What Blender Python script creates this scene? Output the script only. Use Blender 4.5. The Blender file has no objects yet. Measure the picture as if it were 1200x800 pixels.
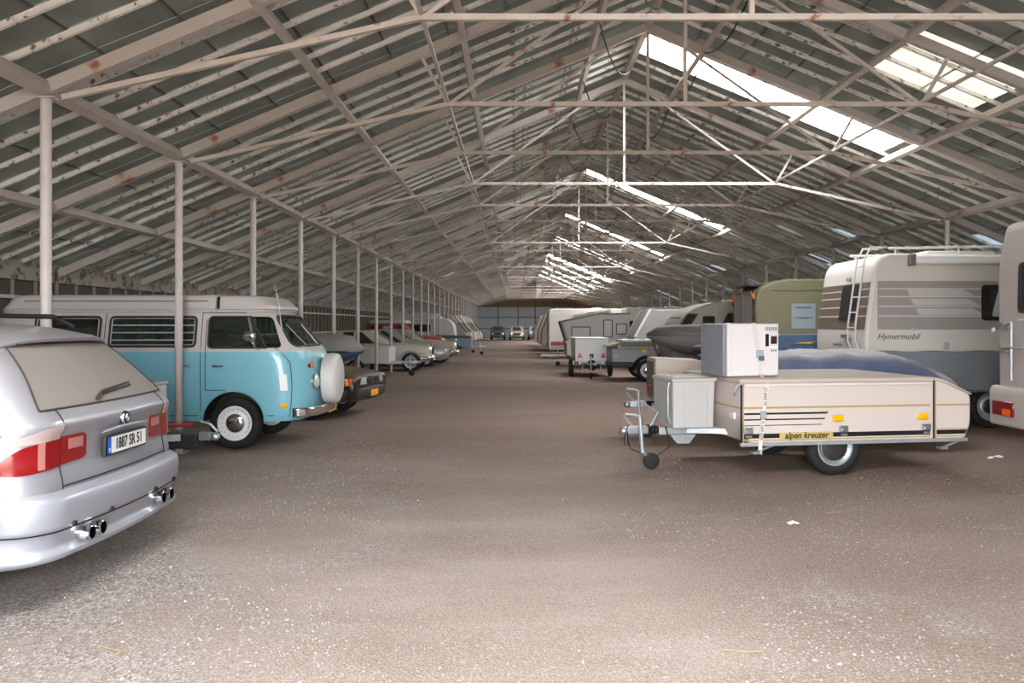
import bpy, bmesh, math, random
from mathutils import Vector, Matrix, noise
random.seed(7)
SC = bpy.context.scene
COL = SC.collection
PI = math.pi

# ------------------------------------------------------------------ camera, sky, exposure
FPX, HX, HY, EYE = 950.0, 605.0, 380.0, 1.6          # focal length in px of the 1200x800 frame, vanishing point, eye height
cam_d = bpy.data.cameras.new('camera'); cam = bpy.data.objects.new('camera', cam_d); COL.objects.link(cam)
cam.location = (0, 0, EYE); cam.rotation_euler = (PI/2, 0, 0)
cam_d.sensor_width = 36; cam_d.lens = 36*FPX/1200
cam_d.shift_x = -(HX-600)/1200; cam_d.shift_y = -(400-HY)/1200
cam_d.clip_start = 0.05; cam_d.clip_end = 400
SC.camera = cam

W = bpy.data.worlds.new('sky'); SC.world = W; W.use_nodes = True
wn = W.node_tree.nodes; wl = W.node_tree.links
bg = wn['Background']; bg.inputs['Color'].default_value = (0.92, 0.96, 1.0, 1); bg.inputs['Strength'].default_value = 7.0
W.cycles.sampling_method = 'MANUAL'; W.cycles.sample_map_resolution = 256

SC.view_settings.view_transform = 'Standard'; SC.view_settings.look = 'None'
SC.view_settings.gamma = 1.0; SC.view_settings.use_curve_mapping = False
SC.view_settings.exposure = 2.4
SC.cycles.max_bounces = 8; SC.cycles.diffuse_bounces = 5; SC.cycles.glossy_bounces = 4; SC.cycles.transmission_bounces = 6
SC.cycles.transparent_max_bounces = 12; SC.cycles.sample_clamp_indirect = 6.0
SC.cycles.caustics_reflective = False; SC.cycles.caustics_refractive = False
SC.cycles.use_denoising = True

def portal(loc, rot, sx, sy):
    # daylight portal in an opening: guides the sky sampling, gives off no light itself
    l = bpy.data.lights.new('daylight_portal', 'AREA'); l.shape = 'RECTANGLE'; l.size = sx; l.size_y = sy
    l.cycles.is_portal = True
    o = bpy.data.objects.new('daylight_portal', l); COL.objects.link(o); o.location = loc; o.rotation_euler = rot
    return o

# ------------------------------------------------------------------ materials
def lin(c):
    return tuple(((v/255)/12.92 if v/255 <= .04045 else ((v/255+.055)/1.055)**2.4) for v in c)
MATS = {}
def M(name, col=None, rough=.5, metal=0., dust=0., dustcol=(150, 135, 118), var=.10, scale=6., bump=0., bscale=60., coat=0.,
      spots=None, spotcol=(95, 62, 45), spotscale=7., emit=0., spec=.5, streak=None, foot=None):
    if col is None: return MATS[name]
    m = bpy.data.materials.new(name); m.use_nodes = True; nt = m.node_tree; N = nt.nodes; L = nt.links
    b = N['Principled BSDF']; c = lin(col)
    b.inputs['Roughness'].default_value = rough; b.inputs['Metallic'].default_value = metal
    b.inputs['Coat Weight'].default_value = coat; b.inputs['Coat Roughness'].default_value = .08
    b.inputs['Specular IOR Level'].default_value = spec
    tc = N.new('ShaderNodeTexCoord'); nz = N.new('ShaderNodeTexNoise')
    nz.inputs['Scale'].default_value = scale; nz.inputs['Detail'].default_value = 5
    L.new(tc.outputs['Object'], nz.inputs['Vector'])
    if streak:
        mp = N.new('ShaderNodeMapping'); mp.inputs['Scale'].default_value = streak
        L.new(tc.outputs['Object'], mp.inputs['Vector']); L.new(mp.outputs[0], nz.inputs['Vector'])
    mx = N.new('ShaderNodeMix'); mx.data_type = 'RGBA'
    mx.inputs[6].default_value = tuple(v*(1-var) for v in c)+(1,); mx.inputs[7].default_value = tuple(min(1, v*(1+var)) for v in c)+(1,)
    L.new(nz.outputs['Fac'], mx.inputs[0]); out = mx.outputs[2]
    if spots:
        n2 = N.new('ShaderNodeTexNoise'); n2.inputs['Scale'].default_value = spotscale; n2.inputs['Detail'].default_value = 8
        n2.inputs['Roughness'].default_value = .65
        L.new(tc.outputs['Object'], n2.inputs['Vector'])
        r = N.new('ShaderNodeValToRGB'); r.color_ramp.elements[0].position = 1-spots-.03; r.color_ramp.elements[1].position = 1-spots+.04
        L.new(n2.outputs['Fac'], r.inputs[0])
        m2 = N.new('ShaderNodeMix'); m2.data_type = 'RGBA'; L.new(r.outputs[0], m2.inputs[0]); L.new(out, m2.inputs[6])
        m2.inputs[7].default_value = lin(spotcol)+(1,); out = m2.outputs[2]
    if foot:      # rust creeping up from the ground
        sz = N.new('ShaderNodeSeparateXYZ'); L.new(tc.outputs['Object'], sz.inputs[0])
        fz = N.new('ShaderNodeMapRange'); fz.inputs[1].default_value = 0; fz.inputs[2].default_value = foot; fz.inputs[3].default_value = .75; fz.inputs[4].default_value = 0
        L.new(sz.outputs['Z'], fz.inputs[0]); fm = N.new('ShaderNodeMath'); fm.operation = 'MULTIPLY'; L.new(fz.outputs[0], fm.inputs[0]); L.new(nz.outputs['Fac'], fm.inputs[1])
        m4 = N.new('ShaderNodeMix'); m4.data_type = 'RGBA'; L.new(fm.outputs[0], m4.inputs[0]); L.new(out, m4.inputs[6]); m4.inputs[7].default_value = lin((120, 66, 40))+(1,); out = m4.outputs[2]
    if dust:
        g = N.new('ShaderNodeNewGeometry'); sx = N.new('ShaderNodeSeparateXYZ'); L.new(g.outputs['Normal'], sx.inputs[0])
        mr = N.new('ShaderNodeMapRange'); mr.inputs[1].default_value = .15; mr.inputs[2].default_value = .95
        mr.inputs[3].default_value = dust*.18; mr.inputs[4].default_value = dust
        L.new(sx.outputs['Z'], mr.inputs[0])
        mu = N.new('ShaderNodeMath'); mu.operation = 'MULTIPLY_ADD'; mu.inputs[1].default_value = .5; 
        sb = N.new('ShaderNodeMath'); sb.operation = 'SUBTRACT'; sb.inputs[1].default_value = .5
        L.new(nz.outputs['Fac'], sb.inputs[0]); 
        mm = N.new('ShaderNodeMath'); mm.operation = 'MULTIPLY'; L.new(sb.outputs[0], mm.inputs[0]); mm.inputs[1].default_value = dust
        L.new(mm.outputs[0], mu.inputs[0]); L.new(mr.outputs[0], mu.inputs[2]); mu.use_clamp = True
        m3 = N.new('ShaderNodeMix'); m3.data_type = 'RGBA'; L.new(mu.outputs[0], m3.inputs[0]); L.new(out, m3.inputs[6])
        m3.inputs[7].default_value = lin(dustcol)+(1,); out = m3.outputs[2]
        rr = N.new('ShaderNodeMapRange'); rr.inputs[3].default_value = rough; rr.inputs[4].default_value = .85
        L.new(mu.outputs[0], rr.inputs[0]); L.new(rr.outputs[0], b.inputs['Roughness'])
        if metal:
            r2 = N.new('ShaderNodeMapRange'); r2.inputs[3].default_value = metal; r2.inputs[4].default_value = 0
            L.new(mu.outputs[0], r2.inputs[0]); L.new(r2.outputs[0], b.inputs['Metallic'])
    L.new(out, b.inputs['Base Color'])
    if bump:
        bn = N.new('ShaderNodeTexNoise'); bn.inputs['Scale'].default_value = bscale; bn.inputs['Detail'].default_value = 4
        L.new(tc.outputs['Object'], bn.inputs['Vector'])
        bp = N.new('ShaderNodeBump'); bp.inputs['Strength'].default_value = bump; bp.inputs['Distance'].default_value = .02
        L.new(bn.outputs['Fac'], bp.inputs['Height']); L.new(bp.outputs[0], b.inputs['Normal'])
    if emit:
        b.inputs['Emission Color'].default_value = c+(1,); b.inputs['Emission Strength'].default_value = emit
    MATS[name] = m
    return m

def glassy(name, col, alpha=.35, rough=.08, dust=.15):
    # thin window glass: mostly see-through, tinted, with mirror-like sheen and a little dust
    m = bpy.data.materials.new(name); m.use_nodes = True; nt = m.node_tree; N = nt.nodes; L = nt.links
    N.remove(N['Principled BSDF']); o = N['Material Output']
    t = N.new('ShaderNodeBsdfTransparent'); t.inputs[0].default_value = lin(col)+(1,)
    g = N.new('ShaderNodeBsdfGlossy'); g.inputs['Roughness'].default_value = rough
    f = N.new('ShaderNodeFresnel'); f.inputs[0].default_value = 1.5
    m1 = N.new('ShaderNodeMixShader'); L.new(f.outputs[0], m1.inputs[0]); L.new(t.outputs[0], m1.inputs[1]); L.new(g.outputs[0], m1.inputs[2])
    d = N.new('ShaderNodeBsdfDiffuse'); d.inputs[0].default_value = lin((150, 145, 135))+(1,)
    tc = N.new('ShaderNodeTexCoord'); nz = N.new('ShaderNodeTexNoise'); nz.inputs['Scale'].default_value = 5; L.new(tc.outputs['Object'], nz.inputs['Vector'])
    mu = N.new('ShaderNodeMath'); mu.operation = 'MULTIPLY'; mu.inputs[1].default_value = dust*2; L.new(nz.outputs['Fac'], mu.inputs[0])
    m2 = N.new('ShaderNodeMixShader'); L.new(mu.outputs[0], m2.inputs[0]); L.new(m1.outputs[0], m2.inputs[1]); L.new(d.outputs[0], m2.inputs[2])
    L.new(m2.outputs[0], o.inputs['Surface']); MATS[name] = m
    return m

def pane_mat(name, col, trans, mixf, var=.25, tint=None):
    # dirty whitewashed greenhouse glass: diffuse grime on the inside, part of the daylight passes through diffusely
    m = bpy.data.materials.new(name); m.use_nodes = True; nt = m.node_tree; N = nt.nodes; L = nt.links
    N.remove(N['Principled BSDF']); o = N['Material Output']
    tc = N.new('ShaderNodeTexCoord'); nz = N.new('ShaderNodeTexNoise'); nz.inputs['Scale'].default_value = 2.3; nz.inputs['Detail'].default_value = 6
    oi = N.new('ShaderNodeObjectInfo'); va = N.new('ShaderNodeVectorMath'); va.operation = 'ADD'
    g = N.new('ShaderNodeNewGeometry')
    L.new(g.outputs['Position'], va.inputs[0]); L.new(va.outputs[0], nz.inputs['Vector'])
    def mixcol(c):
        x = N.new('ShaderNodeMix'); x.data_type = 'RGBA'
        x.inputs[6].default_value = tuple(v*(1-var) for v in c)+(1,); x.inputs[7].default_value = tuple(min(1, v*(1+var)) for v in c)+(1,)
        L.new(nz.outputs['Fac'], x.inputs[0]); return x.outputs[2]
    d = N.new('ShaderNodeBsdfDiffuse'); L.new(mixcol(lin(col)), d.inputs[0])
    t = N.new('ShaderNodeBsdfTranslucent'); L.new(mixcol(lin(tint or col) if trans is None else trans), t.inputs[0])
    m1 = N.new('ShaderNodeMixShader'); m1.inputs[0].default_value = mixf
    L.new(d.outputs[0], m1.inputs[1]); L.new(t.outputs[0], m1.inputs[2])
    gl = N.new('ShaderNodeBsdfGlossy'); gl.inputs['Roughness'].default_value = .25
    m2 = N.new('ShaderNodeMixShader'); m2.inputs[0].default_value = .04; L.new(m1.outputs[0], m2.inputs[1]); L.new(gl.outputs[0], m2.inputs[2])
    L.new(m2.outputs[0], o.inputs['Surface']); MATS[name] = m
    return m

# ------------------------------------------------------------------ mesh helpers
class MB:
    def __init__(s): s.v = []; s.f = []; s.m = []
    def add(s, vs, fs, mi=0):
        n = len(s.v); s.v += [tuple(p) for p in vs]; s.f += [tuple(i+n for i in f) for f in fs]; s.m += [mi]*len(fs); return s
    def box(s, x0, x1, y0, y1, z0, z1, mi=0, mat=None):
        vs = [(x, y, z) for x in (x0, x1) for y in (y0, y1) for z in (z0, z1)]
        if mat: vs = [mat @ Vector(p) for p in vs]
        return s.add(vs, [(0, 1, 3, 2), (4, 6, 7, 5), (0, 4, 5, 1), (2, 3, 7, 6), (0, 2, 6, 4), (1, 5, 7, 3)], mi)
    def bar(s, p, q, w, h, mi=0, up=(0, 0, 1)):
        p = Vector(p); q = Vector(q); d = (q-p).normalized(); u = Vector(up)
        if abs(d.dot(u)) > .98: u = Vector((1, 0, 0))
        a = d.cross(u).normalized(); b = a.cross(d).normalized()
        vs = [e+a*i*w/2+b*j*h/2 for e in (p, q) for i in (-1, 1) for j in (-1, 1)]
        return s.add(vs, [(0, 1, 3, 2), (4, 6, 7, 5), (0, 4, 5, 1), (2, 3, 7, 6), (0, 2, 6, 4), (1, 5, 7, 3)], mi)
    def tube(s, path, r, n=8, mi=0, caps=True, closed=False):
        P = [Vector(p) for p in path]; rings = []; k = len(P)
        rs = r if isinstance(r, (list, tuple)) else [r]*k
        ref = None
        for i in range(k):
            if closed: d = (P[(i+1) % k]-P[i-1])
            else: d = P[min(i+1, k-1)]-P[max(i-1, 0)]
            d.normalize()
            if ref is None:
                ref = Vector((0, 0, 1)) if abs(d.z) < .9 else Vector((1, 0, 0))
            a = d.cross(ref).normalized(); b = a.cross(d).normalized(); ref = b
            rings.append([P[i]+(a*math.cos(t)+b*math.sin(t))*rs[i] for t in [2*PI*j/n for j in range(n)]])
        return s.loft(rings, mi, caps and not closed, closed)
    def loft(s, rings, mi=0, caps=True, closed=False):
        n = len(rings[0]); vs = [p for r in rings for p in r]; fs = []; k = len(rings)
        for i in range(k if closed else k-1):
            for j in range(n):
                a = i*n+j; b = i*n+(j+1) % n; c = ((i+1) % k)*n+(j+1) % n; d = ((i+1) % k)*n+j
                fs.append((a, b, c, d))
        if caps: fs.append(tuple(range(n-1, -1, -1))); fs.append(tuple((k-1)*n+j for j in range(n)))
        return s.add(vs, fs, mi)
    def prism(s, poly, c0, c1, plane='xz', mi=0):
        f = {'xz': lambda a, b, c: (a, c, b), 'yz': lambda a, b, c: (c, a, b), 'xy': lambda a, b, c: (a, b, c)}[plane]
        return s.loft([[f(a, b, c0) for a, b in poly], [f(a, b, c1) for a, b in poly]], mi)
    def ring(s, outer, inner, c0, c1, plane='xz', mi=0):
        f = {'xz': lambda a, b, c: (a, c, b), 'yz': lambda a, b, c: (c, a, b), 'xy': lambda a, b, c: (a, b, c)}[plane]
        return s.loft([[f(a, b, c0) for a, b in outer], [f(a, b, c1) for a, b in outer],
                       [f(a, b, c1) for a, b in inner], [f(a, b, c0) for a, b in inner]], mi, False, True)
    def lathe(s, prof, c, axis='y', n=24, mi=0):
        ax = {'x': lambda r, h, t: (h, r*math.cos(t), r*math.sin(t)), 'y': lambda r, h, t: (r*math.cos(t), h, r*math.sin(t)),
              'z': lambda r, h, t: (r*math.cos(t), r*math.sin(t), h)}[axis]
        C = Vector(c)
        rings = [[C+Vector(ax(max(r, 1e-4), h, 2*PI*j/n)) for j in range(n)] for r, h in prof]
        return s.loft(rings, mi, True)
    def cyl(s, p, q, r, n=12, mi=0): return s.tube([p, q], r, n, mi)
    def sphere(s, c, rx, ry, rz, n=12, mi=0):
        rings = []
        for i in range(1, n//2):
            t = PI*i/(n//2)
            rings.append([(c[0]+rx*math.sin(t)*math.cos(2*PI*j/n), c[1]+ry*math.sin(t)*math.sin(2*PI*j/n), c[2]+rz*math.cos(t)) for j in range(n)])
        return s.loft(rings, mi)
    def mesh(s, name):
        me = bpy.data.meshes.new(name); me.from_pydata(s.v, [], s.f)
        me.polygons.foreach_set('material_index', s.m)
        bm = bmesh.new(); bm.from_mesh(me); bmesh.ops.recalc_face_normals(bm, faces=bm.faces); bm.to_mesh(me); bm.free()
        return me
    def build(s, name, mats, parent=None, smooth=None, bevel=0, seg=2, sub=0):
        return link(name, s.mesh(name), mats, parent, smooth, bevel, seg, sub)

def link(name, me, mats, parent=None, smooth=None, bevel=0, seg=2, sub=0):
    if not isinstance(mats, (list, tuple)): mats = [mats]
    if len(me.materials): me.materials.clear()
    for x in mats: me.materials.append(MATS[x] if isinstance(x, str) else x)
    o = bpy.data.objects.new(name, me); COL.objects.link(o)
    if parent: o.parent = parent
    if smooth is not None:
        me.shade_smooth()
        if smooth < 180: me.set_sharp_from_angle(angle=math.radians(smooth))
    if sub:
        md = o.modifiers.new('sub', 'SUBSURF'); md.levels = sub; md.render_levels = sub
    if bevel:
        md = o.modifiers.new('bevel', 'BEVEL'); md.width = bevel; md.segments = seg; md.limit_method = 'ANGLE'; md.angle_limit = math.radians(40)
        md.harden_normals = False
        if smooth is None: me.shade_smooth(); me.set_sharp_from_angle(angle=math.radians(35))
    return o

def bake(o):
    dg = bpy.context.evaluated_depsgraph_get(); dg.update()
    me = bpy.data.meshes.new_from_object(o.evaluated_get(dg)); old = o.data
    o.modifiers.clear(); o.data = me; me.name = old.name
    bpy.data.meshes.remove(old)
    return o

def cut(o, cutters, op='DIFFERENCE'):
    # carve real openings (window holes, wheel arches) and drop the cutting shapes again
    hs = []
    for i, mb in enumerate(cutters):
        c = bpy.data.objects.new('cutter', mb.mesh('cutter')); COL.objects.link(c); c.parent = o.parent; hs.append(c)
        md = o.modifiers.new('cut', 'BOOLEAN'); md.operation = op; md.object = c; md.solver = 'EXACT'; md.material_mode = 'INDEX'
    bake(o)
    for c in hs:
        me = c.data; bpy.data.objects.remove(c); bpy.data.meshes.remove(me)
    return o

def rp(pts, r, n=4):
    # 2D polygon with rounded corners; r a number or one per corner
    out = []; k = len(pts)
    for i in range(k):
        p = Vector(pts[i]); a = Vector(pts[i-1]); b = Vector(pts[(i+1) % k]); ri = r[i] if isinstance(r, (list, tuple)) else r
        if ri <= 0: out.append(tuple(p)); continue
        da = (a-p); db = (b-p); d = min(ri, da.length*.49, db.length*.49)
        A = p+da.normalized()*d; B = p+db.normalized()*d
        for j in range(n+1):
            t = j/n; q = A*(1-t)**2+p*2*t*(1-t)+B*t*t; out.append(tuple(q))
    return out
def rect(x0, x1, z0, z1): return [(x0, z0), (x1, z0), (x1, z1), (x0, z1)]
def rrect(x0, x1, z0, z1, r, n=4): return rp(rect(x0, x1, z0, z1), r, n)
def inset(poly, d):
    # shrink a polygon by moving its edges in
    k = len(poly); ar = sum(poly[i-1][0]*poly[i][1]-poly[i][0]*poly[i-1][1] for i in range(k)); sg = 1 if ar > 0 else -1
    out = []
    for i in range(k):
        p = Vector(poly[i]); a = Vector(poly[i-1]); b = Vector(poly[(i+1) % k])
        e1 = (p-a); e2 = (b-p)
        if e1.length < 1e-6: e1 = e2
        if e2.length < 1e-6: e2 = e1
        n1 = Vector((-e1.y, e1.x)).normalized()*sg; n2 = Vector((-e2.y, e2.x)).normalized()*sg
        m = n1+n2
        m = m/max(.3, m.length_squared)*2 if m.length > 1e-6 else n1
        out.append(tuple(p+m*d))
    return out

def T(name, label, cat, loc=(0, 0, 0), rz=0, group=None):
    o = bpy.data.objects.new(name, None); COL.objects.link(o); o.empty_display_size = .2
    o.location = loc; o.rotation_euler = (0, 0, math.radians(rz)); o['label'] = label; o['category'] = cat
    if group: o['group'] = group
    return o
def tag(o, label, cat, group=None):
    o['label'] = label; o['category'] = cat
    if group: o['group'] = group
    return o
def copy_of(o, parent=None, loc=None, rot=None):
    c = o.copy(); COL.objects.link(c); c.parent = parent
    if loc is not None: c.location = loc
    if rot is not None: c.rotation_euler = rot
    return c
def text(name, s, size, mat, parent, loc, rot, ext=.001, shear=0, sx=1, align='CENTER', bold=0):
    cu = bpy.data.curves.new(name, 'FONT'); cu.body = s; cu.size = size; cu.extrude = ext; cu.shear = shear; cu.align_x = align; cu.align_y = 'CENTER'
    cu.offset = bold; cu.resolution_u = 3
    t = bpy.data.objects.new(name, cu); COL.objects.link(t)
    dg = bpy.context.evaluated_depsgraph_get(); dg.update()
    me = bpy.data.meshes.new_from_object(t.evaluated_get(dg)); bpy.data.objects.remove(t); bpy.data.curves.remove(cu)
    if sx != 1:
        for v in me.vertices: v.co.x *= sx
    me.materials.clear()
    o = link(name, me, mat, parent); o.location = loc; o.rotation_euler = [math.radians(a) for a in rot]
    return o

def pchip(xs, ys, x):
    n = len(xs)
    if x <= xs[0]: return ys[0]
    if x >= xs[-1]: return ys[-1]
    h = [xs[i+1]-xs[i] for i in range(n-1)]; d = [(ys[i+1]-ys[i])/h[i] for i in range(n-1)]
    m = [d[0]]+[0 if d[i-1]*d[i] <= 0 else 2*d[i-1]*d[i]/(d[i-1]+d[i]) for i in range(1, n-1)]+[d[-1]]
    i = max(j for j in range(n-1) if xs[j] <= x); t = (x-xs[i])/h[i]
    return ((2*t**3-3*t*t+1)*ys[i]+(t**3-2*t*t+t)*h[i]*m[i]+(-2*t**3+3*t*t)*ys[i+1]+(t**3-t*t)*h[i]*m[i+1])

class Shell:
    """body surface stacked from rounded plan outlines; s runs 0 (rear centre) > .5 (left side) > 1 (nose centre) > 1.5 (right side) > 2"""
    keys = ('xr', 'xf', 'w', 'rr', 'rf', 'br', 'bf')
    def __init__(s, levels):      # levels: (z, xr, xf, w, rr, rf, br, bf)
        s.z = [l[0] for l in levels]; s.cols = [[l[i+1] for l in levels] for i in range(7)]
    def par(s, z): return [pchip(s.z, c, z) for c in s.cols]
    def pt(s, t, z):
        t %= 2; sg = 1
        if t > 1: t = 2-t; sg = -1
        xr, xf, w, rr, rf, br, bf = s.par(z)
        if t <= .25:
            y = (w-rr)*t/.25; x = xr+br*(y/w)**2
        elif t <= .45:
            a = (t-.25)/.2*PI/2; y = w-rr+rr*math.sin(a); x = xr+br*((w-rr)/w)**2+rr*(1-math.cos(a))
        elif t <= .6:
            x1 = xr+br*((w-rr)/w)**2+rr; x2 = xf-bf*((w-rf)/w)**2-rf; x = x1+(x2-x1)*(t-.45)/.15; y = w
        elif t <= .8:
            a = (.8-t)/.2*PI/2; y = w-rf+rf*math.sin(a); x = xf-bf*((w-rf)/w)**2-rf*(1-math.cos(a))
        else:
            y = (w-rf)*(1-t)/.2; x = xf-bf*(y/w)**2
        return Vector((x, y*sg, z))
    def s_side(s, x, z):
        xr, xf, w, rr, rf, br, bf = s.par(z); x1 = xr+br*((w-rr)/w)**2+rr; x2 = xf-bf*((w-rf)/w)**2-rf
        return .45+.15*(x-x1)/(x2-x1)
    def s_rear(s, y, z):
        xr, xf, w, rr, rf, br, bf = s.par(z); return .25*y/(w-rr)
    def nrm(s, t, z):
        e = .002; a = s.pt(t+e, z)-s.pt(t-e, z); z0 = max(s.z[0], z-.004); z1 = min(s.z[-1], z+.004); b = s.pt(t, z1)-s.pt(t, z0)
        n = b.cross(a); n.normalize(); c = Vector((s.par(z)[0]*.5+s.par(z)[1]*.5, 0, z))
        return n if n.dot(s.pt(t, z)-c) > 0 else -n
    def ts(s, ns):
        t = [.25*i/4 for i in range(4)]+[.25+.2*i/ns for i in range(ns)]+[.45+.15*i/8 for i in range(8)]+[.6+.2*i/ns for i in range(ns)]+[.8+.2*i/4 for i in range(4)]
        return t+[1.0]+[2-x for x in reversed(t[1:])]
    def body(s, nz=36, ns=7, zs=None, mb=None, mi=0, matz=None):
        mb = mb or MB(); T_ = s.ts(ns); zs = zs or [s.z[0]+(s.z[-1]-s.z[0])*i/nz for i in range(nz+1)]
        rings = [[s.pt(t, z) for t in T_] for z in zs]; n0 = len(mb.f); mb.loft(rings, mi)
        if matz:
            for k in range(n0, len(mb.f)):
                zc = sum(mb.v[i][2] for i in mb.f[k])/len(mb.f[k]); mb.m[k] = matz(zc)
        return mb
    def patch(s, t0, t1, zlo, zhi, n=12, m=6, off=.006, th=.02, mb=None, mi=0):
        """a lens, pane or strip lying on the shell between t0 and t1; zlo and zhi numbers or functions of 0..1"""
        mb = mb or MB(); f0 = zlo if callable(zlo) else (lambda u: zlo); f1 = zhi if callable(zhi) else (lambda u: zhi)
        A = []; B = []
        for i in range(n+1):
            u = i/n; ra = []; rb = []
            for j in range(m+1):
                z = f0(u)+(f1(u)-f0(u))*j/m
                tt0 = t0(z) if callable(t0) else t0; tt1 = t1(z) if callable(t1) else t1
                t = tt0+(tt1-tt0)*u; p = s.pt(t, z); nn = s.nrm(t, z)
                ra.append(p+nn*off); rb.append(p+nn*(off-th))
            A.append(ra); B.append(rb)
        vs = [p for r in A for p in r]+[p for r in B for p in r]; K = (n+1)*(m+1); fs = []
        I = lambda i, j: i*(m+1)+j
        for i in range(n):
            for j in range(m):
                fs.append((I(i, j), I(i+1, j), I(i+1, j+1), I(i, j+1))); fs.append((K+I(i, j), K+I(i, j+1), K+I(i+1, j+1), K+I(i+1, j)))
        for i in range(n):
            fs.append((I(i, 0), K+I(i, 0), K+I(i+1, 0), I(i+1, 0))); fs.append((I(i, m), I(i+1, m), K+I(i+1, m), K+I(i, m)))
        for j in range(m):
            fs.append((I(0, j), I(0, j+1), K+I(0, j+1), K+I(0, j))); fs.append((I(n, j), K+I(n, j), K+I(n, j+1), I(n, j+1)))
        return mb.add(vs, fs, mi)
    def line(s, pts, r=.004, off=.001, mb=None, mi=0):
        mb = mb or MB(); return mb.tube([s.pt(t, z)+s.nrm(t, z)*off for t, z in pts], r, 4, mi)
# ------------------------------------------------------------------ common materials
M('paint_white', (206, 197, 186), .6, spots=.34, spotcol=(120, 92, 76), spotscale=9, var=.12)
M('bar_paint', (236, 230, 224), .6, spots=.41, spotcol=(110, 84, 70), spotscale=9, var=.15)
M('beam_paint', (198, 188, 180), .6, spots=.345, spotcol=(158, 96, 60), spotscale=2.2, var=.12)
M('tie_paint', (204, 192, 182), .6, spots=.37, spotcol=(150, 92, 60), spotscale=5, var=.12)
M('post_paint', (204, 194, 188), .55, spots=.33, spotcol=(150, 90, 60), spotscale=4, var=.12, foot=2.0)
M('eave_paint', (160, 150, 136), .7, spots=.45, spotcol=(88, 74, 62), spotscale=8)
M('wall_bar', (150, 136, 120), .7, spots=.42, spotcol=(96, 72, 56), spotscale=5, var=.2)
M('cable_black', (26, 24, 24), .6)
pane_mat('pane_dirty', (116, 116, 106), (.074, .074, .066), .5, var=.42)
pane_mat('pane_pale', (150, 152, 140), (.24, .26, .28), .5)
pane_mat('pane_film', (190, 184, 172), (.36, .35, .32), .5)
pane_mat('pane_wall', (80, 78, 68), (.055, .054, .046), .5)
pane_mat('pane_wall_green', (130, 136, 116), (.17, .18, .13), .5)
M('gable_sheet', (200, 204, 208), .6, var=.12, scale=3)
M('gable_tan', (150, 122, 92), .7, var=.3, scale=2)
M('frame_dark', (96, 92, 88), .6)
M('concrete', (120, 112, 102), .9, var=.2, bump=.4)

# ------------------------------------------------------------------ the hall: a wide old glasshouse
CX, SP, BAY = 2.1, .419, 2.85          # ridge line, roof slope, truss spacing
XL, XR = -7.35, 11.55                  # side walls
UE = 9.45                              # ridge to eave
ZG = lambda u: 6.50-SP*u               # height of the glass, u metres off the ridge line
TY = lambda i: BAY*(2.54+i)            # truss positions along the hall
I0, I1 = -4, 29
Y0, Y1 = TY(I0), TY(I1)
SKY = {}                               # missing panes: (first bar gap, width in gaps, end of hole)
PB = 6                                 # panes per bay
NB = int(round((Y1-Y0)/(BAY/PB)))
GAP = BAY/PB
def gap_of(k): return int(round((k-(2.54+I0))*PB))
for k, n in ((4.71, 2), (8.71, 2), (12.54, 2), (15.71, 2), (19.4, 2), (21.54, 2), (23.54, 2), (25.54, 2), (27.54, 2)):
    for j in range(n): SKY[gap_of(k)+j] = 4.45
ADDED_GAP = {gap_of(.21)+j: 4.45 for j in range(4)}      # unseen gap added on the left slope to brighten the foreground

ceiling = bpy.data.objects.new('ceiling', None); COL.objects.link(ceiling); ceiling['kind'] = 'structure'
ceiling['label'] = 'glasshouse roof of grey dirty panes on white peeling bars and trusses'

# glazing bars, ridge to eave
def bar_mesh(sg, u0=.03):
    mb = MB(); a = (CX+sg*u0, 0, ZG(u0)); b = (CX+sg*UE, 0, ZG(UE))
    up = Vector((sg*SP, 0, 1)).normalized()
    off = -up*.028
    mb.bar(Vector(a)+off, Vector(b)+off, .034, .05, up=up)
    return mb
bars_far = MB(); bm_ = {sg: None for sg in (-1, 1)}; nbar = 0
for sg in (-1, 1):
    nbar = 0
    me = bar_mesh(sg).mesh('glazing_bar'); me.materials.append(MATS['bar_paint'])
    short = bar_mesh(sg, 4.5).mesh('glazing_bar'); short.materials.append(MATS['bar_paint'])
    for i in range(NB+1):
        y = Y0+i*GAP
        if i % PB == 0: continue                       # a rafter stands there
        gone = sg == 1 and i in SKY and i-1 in SKY             # the bar between two missing strips is gone too
        if 5.5 < y < 90 and nbar < 150:
            o = bpy.data.objects.new('glazing_bar', short if gone else me); COL.objects.link(o); o.parent = ceiling; o.location = (0, y, 0); nbar += 1
        else:
            t = bar_mesh(sg, 4.5 if gone else .03); bars_far.add([(p[0], y, p[2]) if False else (p[0], p[1]+y, p[2]) for p in t.v], t.f)
o = bars_far.build('glazing_bar', 'bar_paint', ceiling); o['kind'] = 'stuff'

# panes: lapped like slates, lower edge of each lies over the next
ROWS = 13; PL = (UE-.05)/ROWS
panes = []
rnd = random.Random(3)
for sg in (-1, 1):
    for g in range(NB):
        y = Y0+(g+.5)*GAP
        for r in range(ROWS):
            u0 = .05+r*PL; u1 = u0+PL+.03
            if sg == 1 and g in SKY and u0+PL*.5 < SKY[g]: continue
            if sg == -1 and g in ADDED_GAP and u0+PL*.5 < ADDED_GAP[g]: continue
            mat = 'pane_dirty'
            if sg == 1:
                q = rnd.random()
                if u0 > 6.2 and q < .16: mat = 'pane_pale'
                elif u0 > 4.5 and q < .03: mat = 'pane_pale'
            elif y > 20 and rnd.random() < .008: mat = 'pane_pale'
            panes.append((sg, y, u0, u1, mat))
def broken(sg, y, u):   # whitish torn panes near the camera on the right slope
    return sg == 1 and 9.9 < y < 11.7 and 2.8 < u < 4.6
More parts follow.
